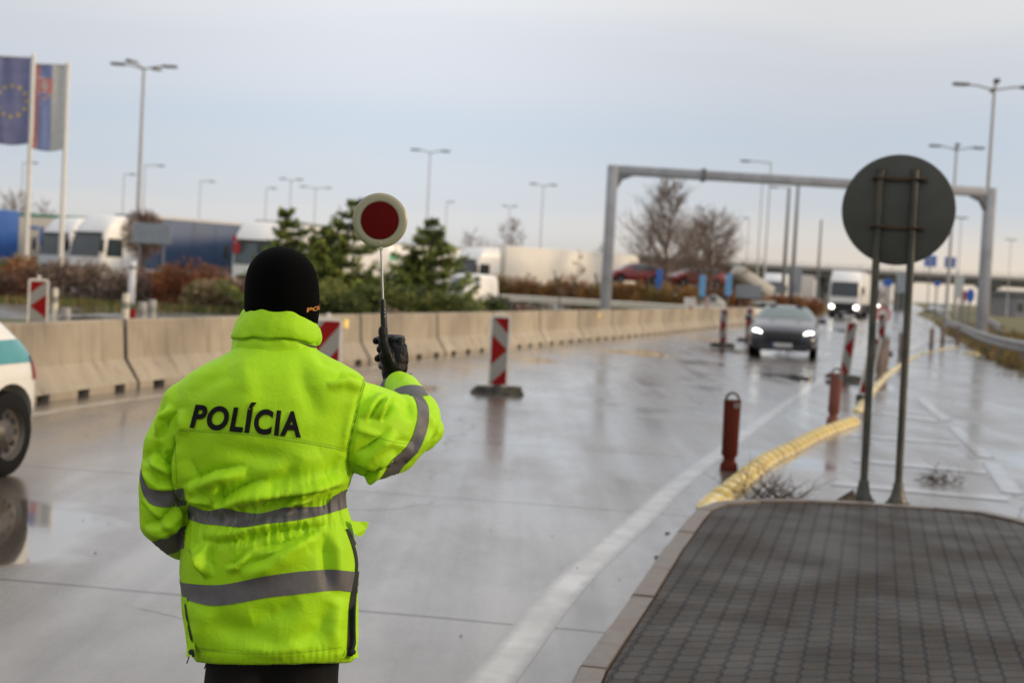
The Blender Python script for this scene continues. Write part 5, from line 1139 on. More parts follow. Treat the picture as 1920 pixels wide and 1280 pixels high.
bare(1250, 92, 350, 'tallest bare tree under the gantry, with a thin dark trunk', 4.0, 11, 64, .12, sub=11); bare(1335, 96, 400, 'second bare tree right of the tallest one', 3.7, 5, 58, .11, .12, sub=11); bare(1292, 104, 420, 'bushy bare tree between the two bare trees', 3.6, 8, 54, .11, .12, sub=10); bare(1215, 101, 430, 'small bare tree left of the tallest one', 2.2, 15, 30, .1, .2)
bare(1078, 84, 470, 'thin young bare tree in front of the cream trailer', .9, 31, 12, .04); bare(1052, 78, 505, 'brown sapling right of the arrow board', .6, 33, 10, .04)
bare(948, 125, 414, 'bare tree above the left end of the cream trailer', 3.0, 21, 34, .14, .2); bare(880, 140, 436, 'low bare tree left of the cream trailer', 3.0, 22, 26, .14, .2); bare(1126, 150, 460, 'small bare tree behind the cream trailer near the gantry column', 2.5, 23, 20, .12)
bare(25, 150, 366, 'broad bare tree behind the first flagpole', 4.5, 24, 40, .16, .3); bare(78, 150, 380, 'bare tree behind the green-topped trailer', 3, 25, 26, .14, .3)
for i, (px, Y, w_, h, l) in enumerate([(1300, 190, 9, 5.0, 'dark evergreen mass behind the transporter'), (1370, 200, 9, 5.4, 'dark olive bush below the left end of the overpass'), (1422, 215, 8, 5.0, 'dark bush right of the tilted tipper')]): bush(px, Y, w_, h, 2, [GR[2], GR[0], HB[3]], l, n=2600, ln=.6, wd=.2, seed=200+i, group='dark bushes at the foot of the overpass')
# ------------------------------------------------------------------ the officer
YP = 3.5
root_loc = Vector((P(500, 1240, YP).x+.02, YP+.03, 0))
def q(px, py, Y=YP): return P(px, py, Y)
def remesh(mb, voxel, iters, name, mats):
    o = mb.build('tmp', mats, fix=True); md = o.modifiers.new('r', 'REMESH'); md.mode = 'VOXEL'; md.voxel_size = voxel; md.adaptivity = 0
    s = o.modifiers.new('s', 'SMOOTH'); s.factor = .5; s.iterations = iters
    me = evalmesh(o); bpy.data.objects.remove(o); me.name = name; return me
def capsule(b, p0, r0, p1, r1, n=20, k=6):
    p0, p1 = Vector(p0), Vector(p1); pts = []; rs = []
    d = (p1-p0); L_ = d.length; d.normalize()
    for i in range(k+1): a = PI/2*(1-i/k); pts.append(p0-d*r0*math.sin(a)); rs.append(max(r0*math.cos(a), .0008))
    for i in range(k+1): a = PI/2*i/k; pts.append(p1+d*r1*math.sin(a)); rs.append(max(r1*math.cos(a), .0008))
    b.tube(pts, rs, n)
def pathcaps(b, pts):
    for (p0, r0), (p1, r1) in zip(pts[:-1], pts[1:]): capsule(b, p0, r0, p1, r1)
S = FPX/YP   # px per metre at the officer
# body (one continuous mesh: hidden under the clothes)
HAT_C = q(527, 545)
M_skin = mat('skin', (.50, .30, .22), .5, var=.05)
b = MB(); hipL, hipR = q(464, 1160)+Vector((0, .02, 0)), q(548, 1160)+Vector((0, .02, 0))
footL, footR = Vector((hipL.x-.03, YP+.02, .08)), Vector((hipR.x+.04, YP+.06, .08))
for hp, ft in ((hipL, footL), (hipR, footR)):
    kn = hp.lerp(ft, .5)+Vector((0, .03, 0)); capsule(b, hp, .075, kn, .055); capsule(b, kn, .058, ft, .040); capsule(b, ft, .04, ft+Vector((0, .16, -.04)), .035)
sp = [(q(500, 1150), .115), (q(503, 1000), .105), (q(506, 850), .12), (q(512, 735), .11)]; pathcaps(b, sp)
capsule(b, q(430, 765), .05, q(600, 765), .05); capsule(b, q(514, 720), .058, HAT_C+Vector((0, .02, -.08)), .055)
b.sphere(tuple(HAT_C+Vector((0, .02, .0))), .083, 20, 14, sc=(.92, 1.12, 1.25)); b.sphere(tuple(HAT_C+Vector((0, .05, -.075))), .055, 16, 10, sc=(1, 1, .9))
capsule(b, HAT_C+Vector((0, .105, .0)), .008, HAT_C+Vector((0, .128, -.035)), .013)                                      # nose
for s in (-1, 1):
    b.sphere(tuple(HAT_C+Vector((s*.082, .02, -.02))), .03, 12, 8, sc=(.35, .7, 1.1)); b.sphere(tuple(HAT_C+Vector((s*.033, .098, .012))), .017, 10, 8); 
capsule(b, HAT_C+Vector((-.022, .103, -.075)), .007, HAT_C+Vector((.022, .103, -.075)), .007)
LA = [(q(358, 795), .036), (q(318, 900), .032), (q(314, 975), .030), (q(372, 1015, 3.76), .028), (q(425, 980, 3.88), .028)]
RA = [(q(655, 775), .055), (q(735, 800, 3.53), .05), (q(782, 800, 3.60), .043), (q(762, 745, 3.78), .030), (q(752, 730, 3.84), .024)]
pathcaps(b, LA); pathcaps(b, RA)
me = remesh(b, .011, 6, 'person', [M_skin]); me.transform(Matrix.Translation(-root_loc)); me.polygons.foreach_set('use_smooth', [True]*len(me.polygons))
me.materials.clear(); me.materials.append(M_skin)
off = bpy.data.objects.new('person', me); col.objects.link(off); off.location = root_loc
tag(off, 'police officer seen from behind in hi-vis yellow jacket and black beanie, raising a signalling disc', 'person')
def attach(o, par=off):
    o.parent = par
    if par is off: o.matrix_parent_inverse = Matrix.Translation(-root_loc)
    return o
def meshobj(name, me, m, par, smooth=True):
    me.materials.clear()
    for x in (m if isinstance(m, (list, tuple)) else [m]): me.materials.append(x)
    if smooth: me.polygons.foreach_set('use_smooth', [True]*len(me.polygons))
    o = bpy.data.objects.new(name, me); col.objects.link(o); return attach(o, par)
for s in (-1, 1): b = MB(); b.sphere(tuple(HAT_C+Vector((s*.033, .108, .012))), .010, 12, 8); attach(b.build('eye', mat('eye_white', (.7, .7, .68), .2), smooth=True))

# trousers and boots
M_trous = mat('black_trousers', (.004, .004, .0045), .85, c2=(.007, .0065, .006), s2=3, bump=.002, bscale=30, spec=.25)
b = MB(); capsule(b, q(468, 1120), .085, q(548, 1120), .085)
for hp, ft, s in ((hipL, footL, -1), (hipR, footR, 1)):
    h2 = Vector((hp.x+s*.012, hp.y, hp.z)); kn = h2.lerp(ft, .52)+Vector((0, .03, 0)); capsule(b, h2, .100, kn, .086); capsule(b, kn, .086, ft+Vector((0, 0, .05)), .080)
capsule(b, q(590, 1245), .035, q(594, 1300), .03)                                   # side pocket bulge
me = remesh(b, .010, 8, 'trousers', [M_trous])
nrm = [v.normal.copy() for v in me.vertices]
for v, n_ in zip(me.vertices, nrm):
    a = mnoise.noise(Vector((v.co.x*9, v.co.y*9, v.co.z*16)))*.006+mnoise.noise(Vector((v.co.x*3, v.co.y*3, v.co.z*7+5)))*.010; v.co += n_*a
meshobj('trousers', me, M_trous, off)
for ft in (footL, footR):
    b = MB(); capsule(b, ft+Vector((0, -.02, .06)), .062, ft+Vector((0, -.015, -.02)), .058); capsule(b, ft+Vector((0, -.01, -.028)), .05, ft+Vector((.01, .17, -.035)), .045)
    me = remesh(b, .008, 4, 'boot', [M_trim])
    for v in me.vertices: v.co.z = max(v.co.z, .004)
    meshobj('boot', me, mat('boot_leather', (.012, .012, .012), .35), off)

# jacket --------------------------------------------------------------
def jmat():
    m = bpy.data.materials.new('hi_vis_fabric'); m.use_nodes = True; n = m.node_tree.nodes; l = m.node_tree.links; b = n['Principled BSDF']
    b.inputs['Base Color'].default_value = (.36, .68, .006, 1); b.inputs['Roughness'].default_value = .62; b.inputs['Specular IOR Level'].default_value = .25
    b.inputs['Sheen Weight'].default_value = .12; b.inputs['Sheen Tint'].default_value = (.8, 1, .2, 1)
    t = n.new('ShaderNodeTexCoord'); nz = n.new('ShaderNodeTexNoise'); nz.inputs['Scale'].default_value = 7; nz.inputs['Detail'].default_value = 6; l.new(t.outputs['Object'], nz.inputs[0])
    mr = n.new('ShaderNodeMapRange'); mr.inputs[1].default_value = .35; mr.inputs[2].default_value = .7; mr.inputs[3].default_value = 1.0; mr.inputs[4].default_value = .86; l.new(nz.outputs[0], mr.inputs[0])
    v = n.new('ShaderNodeVectorMath'); v.operation = 'SCALE'; v.inputs[0].default_value = (.36, .68, .006); l.new(mr.outputs[0], v.inputs['Scale']); l.new(v.outputs[0], b.inputs['Base Color'])
    w1 = n.new('ShaderNodeTexNoise'); w1.inputs['Scale'].default_value = 420; w1.inputs['Detail'].default_value = 1; l.new(t.outputs['Object'], w1.inputs[0])
    w2 = n.new('ShaderNodeTexNoise'); w2.inputs['Scale'].default_value = 48; w2.inputs['Detail'].default_value = 4; w2.inputs['Distortion'].default_value = 1.2; l.new(t.outputs['Object'], w2.inputs[0])
    ad = n.new('ShaderNodeMath'); ad.operation = 'MULTIPLY_ADD'; l.new(w1.outputs[0], ad.inputs[0]); ad.inputs[1].default_value = .12; l.new(w2.outputs[0], ad.inputs[2])
    bp = n.new('ShaderNodeBump'); bp.inputs['Distance'].default_value = .004; bp.inputs['Strength'].default_value = .35; l.new(ad.outputs[0], bp.inputs['Height']); l.new(bp.outputs[0], b.inputs['Normal'])
    return m
M_jack = jmat()
lev = [  # py, left, right, depth centre offset, half depth
 (640, 450, 588, .00, .070), (655, 437, 596, .0, .085), (668, 415, 618, .0, .10), (682, 385, 648, .0, .115), (700, 352, 676, .0, .128), (722, 328, 690, .0, .138), (755, 316, 690, .0, .145),
 (800, 322, 676, .0, .150), (850, 330, 664, .0, .150), (900, 340, 658, .0, .146), (935, 350, 655, .0, .138), (962, 354, 655, .0, .134), (985, 351, 659, .0, .140), (1020, 342, 666, .0, .150), (1070, 338, 671, .0, .155),
 (1130, 341, 672, .0, .158), (1190, 349, 672, .0, .158), (1228, 358, 668, .0, .156), (1240, 366, 660, .0, .150)]
b = MB(); rings = []
for py, xl, xr, dc_, hd_ in lev:
    rg = []
    for k in range(64):
        a = 2*PI*k/64; c_, s_ = math.cos(a), math.sin(a); e = .80
        x = (xl+xr)/2+(xr-xl)/2*math.copysign(abs(c_)**e, c_); y = YP+dc_+hd_*math.copysign(abs(s_)**e, s_)
        sag = 7*max(0, 1-((x-490)/150)**2) if py > 1200 else 0
        rg.append(q(x, py+sag, y))
    rings.append(rg)
b.loft(rings)
# shoulders and sleeves
pathcaps(b, [(q(400, 752), .075), (q(352, 760), .064), (q(322, 835), .066), (q(307, 910), .062), (q(305, 975, 3.51), .058), (q(345, 1010, 3.62), .052), (q(400, 1000, 3.78), .044), (q(430, 980, 3.86), .038)])
pathcaps(b, [(q(600, 775), .10), (q(655, 795, 3.51), .112), (q(700, 806, 3.53), .112), (q(745, 803, 3.56), .088), (q(782, 805, 3.60), .060), (q(806, 806, 3.61), .036)])
pathcaps(b, [(q(745, 825, 3.55), .072), (q(790, 800, 3.60), .050), (q(785, 775, 3.66), .056), (q(768, 748, 3.76), .052), (q(757, 730, 3.84), .046)]); pathcaps(b, [(q(768, 752, 3.76), .050), (q(748, 722, 3.85), .040)])
pathcaps(b, [(q(640, 800, 3.5), .09), (q(705, 850, 3.52), .068), (q(742, 845, 3.55), .058)])
me = remesh(b, .0052, 9, 'jacket', [M_jack])
V = np.empty(len(me.vertices)*3); me.vertices.foreach_get('co', V); V = V.reshape(-1, 3)
Nn = np.array([tuple(v.normal) for v in me.vertices])
# pixel-plane coordinates (metres across the officer's back) for laying folds
Minv = np.array(CM.inverted())
D = (V-np.array([0, 0, CAMH])) @ Minv.T; PX = 960-FPX*D[:, 0]/D[:, 2]; PY = 640+FPX*D[:, 1]/D[:, 2]
back = np.clip(-Nn[:, 1]*1.6+.15, 0, 1)
disp = np.zeros(len(V))
def fold(pts, wd, amp, sharp=1.0, taper=.35):
    """a crease (amp<0) or ridge (amp>0) along a polyline given across the back, width in mm"""
    global disp
    pts = np.array(pts, float); best = np.full(len(V), 1e9); tt = np.zeros(len(V)); sgn = np.zeros(len(V)); tot = np.sum(np.hypot(*np.diff(pts, axis=0).T)); acc = 0
    for a, c in zip(pts[:-1], pts[1:]):
        d = c-a; L2 = d@d; Ls = math.sqrt(L2); t = np.clip(((PX-a[0])*d[0]+(PY-a[1])*d[1])/L2, 0, 1); dx = PX-(a[0]+t*d[0]); dy = PY-(a[1]+t*d[1]); ds = np.hypot(dx, dy); m_ = ds < best
        best = np.where(m_, ds, best); tt = np.where(m_, (acc+t*Ls)/tot, tt); sgn = np.where(m_, np.sign(dx*d[1]-dy*d[0]), sgn); acc += Ls
    w_ = wd/1000*S; env = np.clip(np.minimum(tt, 1-tt)/taper, 0, 1)**.7
    x = best/w_
    if sharp == 1.0: pr = np.exp(-x**2)
    elif sharp > 1: pr = np.exp(-np.abs(x)*1.7)                      # knife crease
    disp += 2.6*amp/1000*pr*env*back
def lapfold(pts, wd, amp, side=1):
    """a fold that overhangs: ridge on one side, crease on the other"""
    pts = [tuple(p) for p in pts]; fold(pts, wd*.55, -amp, 2.0)
    off_ = wd/1000*S*.9; o2 = []
    for i, p in enumerate(pts):
        a, c = pts[max(i-1, 0)], pts[min(i+1, len(pts)-1)]; dx, dy = c[0]-a[0], c[1]-a[1]; L_ = math.hypot(dx, dy); o2.append((p[0]-dy/L_*off_*side, p[1]+dx/L_*off_*side))
    fold(o2, wd*.8, amp*1.1, 1.0)
# yoke and shoulder
lapfold([(736, 742), (731, 765), (716, 790)], 16, 11, 1); lapfold([(640, 690), (680, 700), (715, 712)], 16, 6, 1); lapfold([(612, 712), (650, 706), (684, 722)], 14, 5, 1)
lapfold([(690, 790), (708, 762), (726, 745)], 14, 7, -1); fold([(690, 815), (740, 826), (785, 830)], 12, -4, 2); fold([(660, 800), (720, 822), (770, 840)], 10, 4)
lapfold([(668, 870), (700, 880), (745, 862)], 16, 8, -1); lapfold([(662, 850), (690, 840), (735, 800)], 18, 7, 1); lapfold([(676, 900), (700, 880), (712, 862)], 12, 8, 1)
lapfold([(765, 870), (800, 830), (822, 812)], 14, 6, -1); lapfold([(800, 765), (815, 785), (825, 808)], 12, 6, 1); fold([(745, 745), (762, 760), (768, 790)], 10, -6)
fold([(686, 706), (672, 760), (663, 800), (654, 843), (656, 900)], 7, -5, 2, .1); fold([(676, 706), (660, 760), (650, 800), (642, 843)], 12, 3, 1, .1)
lapfold([(330, 770), (312, 790), (303, 822)], 14, 9, 1); fold([(338, 768), (345, 800), (332, 828)], 12, 6); lapfold([(328, 815), (330, 870), (334, 930), (345, 965)], 16, 10, -1)
fold([(300, 740), (296, 780), (286, 820)], 14, -5); fold([(440, 660), (420, 700), (350, 740)], 20, -4); fold([(560, 660), (570, 720), (600, 790)], 24, -4); fold([(455, 670), (470, 740), (440, 790)], 26, 3)
fold([(588, 650), (610, 675), (660, 690)], 12, -5)
# left sleeve
lapfold([(285, 845), (302, 862), (330, 880)], 16, 10, 1); lapfold([(272, 880), (300, 905), (338, 905)], 12, 5, 1); lapfold([(270, 985), (300, 975), (340, 940)], 16, 10, 1); lapfold([(262, 940), (285, 965), (320, 1000)], 14, 6, -1); lapfold([(285, 1010), (315, 1005), (345, 980)], 12, 8, -1); fold([(300, 830), (290, 850), (268, 870)], 14, -6); fold([(312, 845), (320, 860), (325, 885)], 10, -6)
# back above the belt
lapfold([(460, 872), (400, 882), (350, 905)], 22, 8, -1); lapfold([(500, 895), (450, 915), (390, 950)], 24, 9, -1); lapfold([(455, 962), (500, 945), (560, 930), (645, 912)], 22, 12, -1)
lapfold([(640, 880), (590, 900), (520, 925)], 26, 7, -1); lapfold([(360, 860), (372, 900), (385, 950)], 16, 5, 1); lapfold([(420, 905), (410, 930), (418, 958)], 12, 6, 1); lapfold([(345, 930), (365, 945), (400, 955)], 12, 6, -1)
fold([(600, 850), (560, 870), (470, 890)], 26, 5); fold([(640, 855), (625, 880), (610, 915)], 16, -5); fold([(560, 855), (540, 890), (500, 920)], 22, -4); fold([(400, 840), (460, 850), (560, 870)], 22, -3.5)
lapfold([(520, 960), (545, 935), (590, 928)], 12, 6, 1)
# below the belt
lapfold([(375, 1010), (410, 1018), (450, 1012), (520, 995), (620, 985)], 22, 8, -1); lapfold([(470, 1030), (520, 1020), (600, 990)], 20, 7, 1); lapfold([(445, 1065), (500, 1045), (570, 1010)], 26, 7, 1)
lapfold([(350, 1030), (372, 1052), (378, 1085)], 14, 8, -1); lapfold([(396, 1020), (392, 1050), (400, 1075)], 14, 7, 1); lapfold([(420, 1060), (440, 1055), (465, 1030)], 12, 6, 1)
fold([(618, 985), (632, 1030), (634, 1110)], 16, 6); fold([(606, 1000), (612, 1040), (616, 1110)], 16, -6); fold([(350, 1130), (380, 1160), (372, 1220)], 26, 5); fold([(395, 1160), (440, 1185), (520, 1190)], 30, -6)
fold([(560, 1125), (520, 1150), (470, 1160)], 26, -5); fold([(620, 1130), (600, 1180), (560, 1215)], 24, -6); fold([(640, 1120), (628, 1180), (632, 1235)], 18, 5); fold([(440, 1215), (520, 1222), (600, 1205)], 16, 4)
# elastic gathers round the waist
wline = np.interp(PX, [350, 390, 453, 549, 600, 652, 668], [960, 970, 974, 962, 946, 935, 925]); dw = (PY-wline)
gat = np.array([mnoise.noise(Vector((x*.13, y*.02, z*6))) for x, y, z in zip(PX, PY, Nn[:, 1])])
band = np.exp(-(dw/26)**2); 
ax = np.arctan2(V[:, 1]-YP, V[:, 0]-q(503, 960).x); gr2 = np.sin(ax*34+gat*5)*.5+np.sin(ax*57+gat*7+1)*.4
torso = (PX > 335) & (PX < 672) & (np.abs(dw) < 120)
disp += np.where(torso, band*(-.010+.0040*gr2), 0)
below = np.exp(-((dw-40)/24)**2); disp += np.where(torso, below*.0040*(gr2+gat), 0)
above = np.exp(-((dw+42)/22)**2); disp += np.where(torso, above*.0030*(gat*2), 0)
# hem band
hemd = PY-(1222+7*np.clip(1-((PX-490)/150)**2, 0, 1)); disp += np.where(PY > 1180, -.0018*np.exp(-(hemd+6)**2/6.0)+.0012*np.sin(PX*.55+gat*2)*np.exp(-(hemd/14)**2), 0)
# general cloth irregularity
n1 = np.array([mnoise.noise(Vector((v[0]*7, v[1]*7, v[2]*7))) for v in V]); n2 = np.array([mnoise.noise(Vector((v[0]*16+3, v[1]*16, v[2]*11))) for v in V]); n3 = np.array([1-abs(mnoise.noise(Vector((v[0]*11+v[2]*5, v[1]*11, v[2]*13-v[0]*6))))*2 for v in V])
disp += n1*.0050+n2*.0014+(n3-.6)*.0014
V2 = V+Nn*disp[:, None]; me.vertices.foreach_set('co', V2.reshape(-1)); me.update()
jk = meshobj('jacket', me, M_jack, off)
bm = bmesh.new(); bm.from_mesh(me); JT = BVHTree.FromBMesh(bm); bm.free()
EYE = Vector((0, 0, CAMH))
def hit(px, py, tree, off_=.002):
    d = ray(px, py).normalized(); h_ = tree.ray_cast(EYE, d)
    if h_[0] is None or h_[0].y > 4.3: return None
    n_ = h_[1] if h_[1].dot(d) < 0 else -h_[1]; return h_[0]+n_*off_*.6-d*off_*.6
def ribbon(top, bot, m, nm, tree, par, n=60, c=6, off_=.0022, mb=None):
    vs = []; ok = []; top = [Vector((*p, 0)) for p in top]; bot = [Vector((*p, 0)) for p in bot]; T = catmull(top, 12); B_ = catmull(bot, 12)
    for i in range(n+1):
        u = i/n; A = T[min(int(u*(len(T)-1)), len(T)-2)].lerp(T[min(int(u*(len(T)-1))+1, len(T)-1)], u*(len(T)-1)-min(int(u*(len(T)-1)), len(T)-2)); k = min(int(u*(len(B_)-1)), len(B_)-2); C = B_[k].lerp(B_[k+1], u*(len(B_)-1)-k)
        for j in range(c+1): p_ = A.lerp(C, j/c); h_ = hit(p_.x, p_.y, tree, off_); vs.append(h_ if h_ else Vector((0, 0, 0))); ok.append(h_ is not None)
    # smooth along the band a little
    fs = [(i*(c+1)+j, i*(c+1)+j+1, (i+1)*(c+1)+j+1, (i+1)*(c+1)+j) for i in range(n) for j in range(c)]
    fs = [f_ for f_ in fs if all(ok[v] for v in f_) and max((vs[f_[0]]-vs[f_[2]]).length, (vs[f_[1]]-vs[f_[3]]).length) < .08]
    if fs:                                           # keep the one connected piece
        pr = {}
        def fd(x):
            while pr.setdefault(x, x) != x: pr[x] = pr[pr[x]]; x = pr[x]
            return x
        for f_ in fs:
            for v in f_[1:]: pr[fd(v)] = fd(f_[0])
        cnt = {}
        for f_ in fs: cnt[fd(f_[0])] = cnt.get(fd(f_[0]), 0)+1
        best = max(cnt, key=cnt.get); fs = [f_ for f_ in fs if fd(f_[0]) == best]
        used_ = sorted({v for f_ in fs for v in f_}); ix = {v: i for i, v in enumerate(used_)}; vs = [vs[v] for v in used_]; fs = [tuple(ix[v] for v in f_) for f_ in fs]
    if mb is not None: mb.add(vs, fs); return
    b = MB(); b.add(vs, fs); return attach(b.build(nm, m, smooth=True, fix=False, angle=180), jk if par is None else par)
jk_inv = None
def under(o, par):     # child of the jacket, whose own frame sits at the world origin shifted with the officer
    o.parent = par; return o
M_refs = mat('reflective_tape', (.105, .100, .100), .62, metal=.1, var=.12, vscale=18, bump=.0015, bscale=45)
def rib(top, bot, m=M_refs, nm='reflective_stripe', **k): o = ribbon(top, bot, m, nm, JT, jk, **k); return o
# NB jacket children keep the jacket's frame, so no parent inverse is needed
rib([(353, 945), (388, 957), (419, 952), (450, 958), (487, 962), (542, 950), (604, 948), (625, 930), (645, 919), (665, 908)], [(352, 972), (380, 981), (410, 984), (453, 988), (501, 981), (549, 976), (601, 966), (630, 958), (648, 952), (662, 946)], n=150, c=8)
rib([(337, 1086), (345, 1092), (395, 1096), (432, 1093), (498, 1079), (560, 1071), (618, 1067), (645, 1069), (671, 1072)], [(342, 1116), (352, 1124), (391, 1134), (432, 1132), (498, 1120), (560, 1113), (628, 1106), (650, 1108), (672, 1111)], n=110)
rib([(261, 858), (268, 893), (280, 914), (305, 919), (330, 917), (343, 914)], [(261, 888), (267, 920), (281, 943), (305, 950), (330, 949), (350, 946)], n=50)
rib([(284, 1016), (305, 1008), (325, 998), (348, 984)], [(308, 1040), (320, 1037), (330, 1034), (345, 1026)], n=30)
rib([(771, 738), (781, 756), (783, 785), (772, 821), (755, 845), (736, 861), (722, 885), (706, 906)], [(789, 738), (803, 764), (802, 799), (788, 839), (772, 858), (756, 874), (742, 893), (724, 912)], n=70)
rib([(733, 736), (745, 728), (760, 723), (778, 722), (792, 725)], [(738, 741), (752, 740), (770, 741), (790, 742), (806, 741)], n=34)
M_seam = mat('hi_vis_stitching', (.20, .36, .01), .8)
def seam(pts, w_=1.1, m=M_seam, nm='seam', n=90): 
    pts = [(float(x), float(y)) for x, y in pts]; t2 = []; 
    for i, p in enumerate(pts):
        a, c = pts[max(i-1, 0)], pts[min(i+1, len(pts)-1)]; dx, dy = c[0]-a[0], c[1]-a[1]; L_ = math.hypot(dx, dy); t2.append((p[0]-dy/L_*w_, p[1]+dx/L_*w_))
    return rib(pts, t2, m, nm, n=n, c=1, off_=.0012)
seam([(330, 806), (400, 809), (470, 814), (540, 824), (600, 834), (652, 845)]); seam([(688, 706), (676, 750), (664, 799), (654, 843), (657, 898)]); seam([(684, 706), (672, 750), (660, 799), (650, 843)], .7)
seam([(668, 808), (700, 817), (740, 828), (768, 832)], .8); seam([(370, 1213), (430, 1222), (490, 1225), (560, 1222), (640, 1212)], .8); seam([(328, 815), (330, 860), (332, 905)], .9); seam([(330, 803), (470, 810), (600, 830), (652, 841)], .6)
seam([(808, 828), (822, 828), (834, 820)], .7, n=20)
# side slit, press studs
M_blk = mat('zip_black', (.006, .006, .006), .6)
rib([(648, 992), (660, 1025), (666, 1060), (660, 1100), (654, 1140), (652, 1190), (650, 1229)], [(652, 990), (667, 1020), (673, 1058), (669, 1100), (666, 1140), (666, 1190), (668, 1229)], M_blk, 'side_slit', n=60, c=3, off_=.003)
rib([(346, 1124), (350, 1160), (357, 1195), (361, 1230)], [(348, 1124), (353, 1160), (361, 1195), (365, 1230)], M_blk, 'side_slit', n=30, c=2, off_=.003)
def flap(pts, m, nm, th=.004, dy=0.0):
    b = MB(); b.loft([[p for p in pts], [p+Vector((0, -th, 0)) for p in pts]]); return under(b.build(nm, m, smooth=False), jk)
flap([q(344, 1118, 3.44), q(351, 1120, 3.42), q(356, 1165, 3.42), q(365, 1195, 3.40), q(367, 1222, 3.40), q(350, 1232, 3.41), q(351, 1212, 3.42), q(346, 1170, 3.44)], M_jack, 'side_flap')
flap([q(668, 1140, 3.41), q(672, 1130, 3.44), q(671, 1190, 3.43), q(669, 1215, 3.42), q(673, 1231, 3.42), q(661, 1231, 3.40), q(668, 1205, 3.41)], M_jack, 'side_flap')
flap([q(657, 975, 3.44), q(674, 977, 3.47), q(691, 978, 3.49), q(688, 990, 3.49), q(679, 1005, 3.48), q(666, 1001, 3.45)], M_jack, 'pocket_flap', .006)
for px, py, Y_ in ((359, 1221, 3.396), (662, 1221, 3.392)): b = MB(); b.lathe([(.007, 0), (.007, .003), (.003, .005), (0, .004)], 16, rot=Matrix.Rotation(R(90), 3, 'X')); o = under(b.build('press_stud', M_blk, smooth=True), jk); o.location = q(px, py, Y_)
for px, py in ((355, 1240), (388, 1250), (640, 1240)): b = MB(); b.tube([q(px, py-12, 3.42), q(px-3, py-2, 3.42), q(px-5, py+3, 3.42)], .0016, 6); under(b.build('drawcord', M_blk), jk)

# collar
def cring(py0, grow, dyr, Y0=.0, sh=0.0):
    rg = []
    for k in range(72):
        a = 2*PI*k/72; c_, s_ = math.cos(a), math.sin(a)
        x = 519+sh+(79+grow)*math.copysign(abs(c_)**.86, c_); py = py0+dyr*max(0, c_)**1.8+(3*math.sin(a*7+py0*.1)+2*math.sin(a*11+2))*(.5 if grow > -12 else .2)
        front = max(0, s_); rg.append(q(x, py+8*front, YP+.015+(.098+grow/S)*math.copysign(abs(s_)**.9, s_)))
    return rg
b = MB(); b.loft([cring(672, 6, 8, sh=-4), cring(655, 2.5, 9, sh=-4), cring(641, .5, 10, sh=-4), cring(636, -2, 11, sh=-3), cring(633, 3.5, 11, sh=-3), cring(622, 4.5, 14, sh=0), cring(605, 1, 20, sh=3), cring(592, -4, 26, sh=6), cring(583.5, -7.5, 31, sh=8), cring(582, -9.5, 32, sh=8), cring(585, -12, 32, sh=8), cring(605, -13, 25, sh=5), cring(640, -14, 12)], caps=False)
co_ = b.build('collar', M_jack, smooth=True, fix=False, angle=180); me = co_.data
bm = bmesh.new(); bm.from_mesh(me); bmesh.ops.subdivide_edges(bm, edges=bm.edges[:], cuts=2, use_grid_fill=True, smooth=.5); bmesh.ops.recalc_face_normals(bm, faces=bm.faces[:]); bm.to_mesh(me); bm.free(); me.update()
nl = [v.normal.copy() for v in me.vertices]
for v, n_ in zip(me.vertices, nl): v.co += n_*(mnoise.noise(v.co*24)*.0035+mnoise.noise(v.co*55)*.0014)
me.polygons.foreach_set('use_smooth', [True]*len(me.polygons)); under(co_, jk)
bm = bmesh.new(); bm.from_mesh(me); CT = BVHTree.FromBMesh(bm); bm.free()
o = ribbon([(437, 634), (480, 632), (530, 633), (562, 638), (592, 647)], [(437, 636), (480, 634), (530, 635), (562, 640), (592, 649)], M_seam, 'seam', CT, co_, n=50, c=1, off_=.001)
ribbon([(560, 640), (575, 645), (585, 648), (594, 649)], [(560, 641.5), (575, 647.5), (585, 651), (594, 652)], M_blk, 'collar_zip', CT, co_, n=20, c=1, off_=.0025)

# back lettering
def lay_text(body, corners, tree, m, nm, par, bold=.03, off_=.003, grid=.006, shear=.0, space=1.0):
    me = text_mesh(body, 1.0, 0, bold, shear, space); xs = [v.co.x for v in me.vertices]; ys = [v.co.y for v in me.vertices]; x0_, x1_ = min(xs), max(xs)
    capH = .729  # capital height of the built-in face
    bm = bmesh.new(); bm.from_mesh(me); w_ = (x1_-x0_)
    for i in range(1, int(w_/.06)): bmesh.ops.bisect_plane(bm, geom=bm.verts[:]+bm.edges[:]+bm.faces[:], plane_co=(x0_+i*.06, 0, 0), plane_no=(1, 0, 0))
    for i in range(-3, 18): bmesh.ops.bisect_plane(bm, geom=bm.verts[:]+bm.edges[:]+bm.faces[:], plane_co=(0, i*.06, 0), plane_no=(0, 1, 0))
    (ax_, ay_), (bx_, by_), (cx_, cy_), (dx_, dy_) = corners      # baseline left, baseline right, cap right, cap left
    dead = []
    for v in bm.verts:
        u = (v.co.x-x0_)/w_; t = v.co.y/capH; px = (ax_*(1-u)+bx_*u)*(1-t)+(dx_*(1-u)+cx_*u)*t; py = (ay_*(1-u)+by_*u)*(1-t)+(dy_*(1-u)+cy_*u)*t; h_ = hit(px, py, tree, off_)
        if h_ is None: dead.append(v)
        else: v.co = h_
    bmesh.ops.delete(bm, geom=dead, context='VERTS'); bm.to_mesh(me); bm.free(); me.materials.clear(); me.materials.append(m); o = bpy.data.objects.new(nm, me); col.objects.link(o); return under(o, par)
lay_text('POLÍCIA', [(356, 799), (564, 818), (561, 771), (361, 757)], JT, mat('black_print', (.004, .004, .004), .7, spec=.2), 'lettering', jk, bold=.038, off_=.0028, shear=.18, space=1.13)

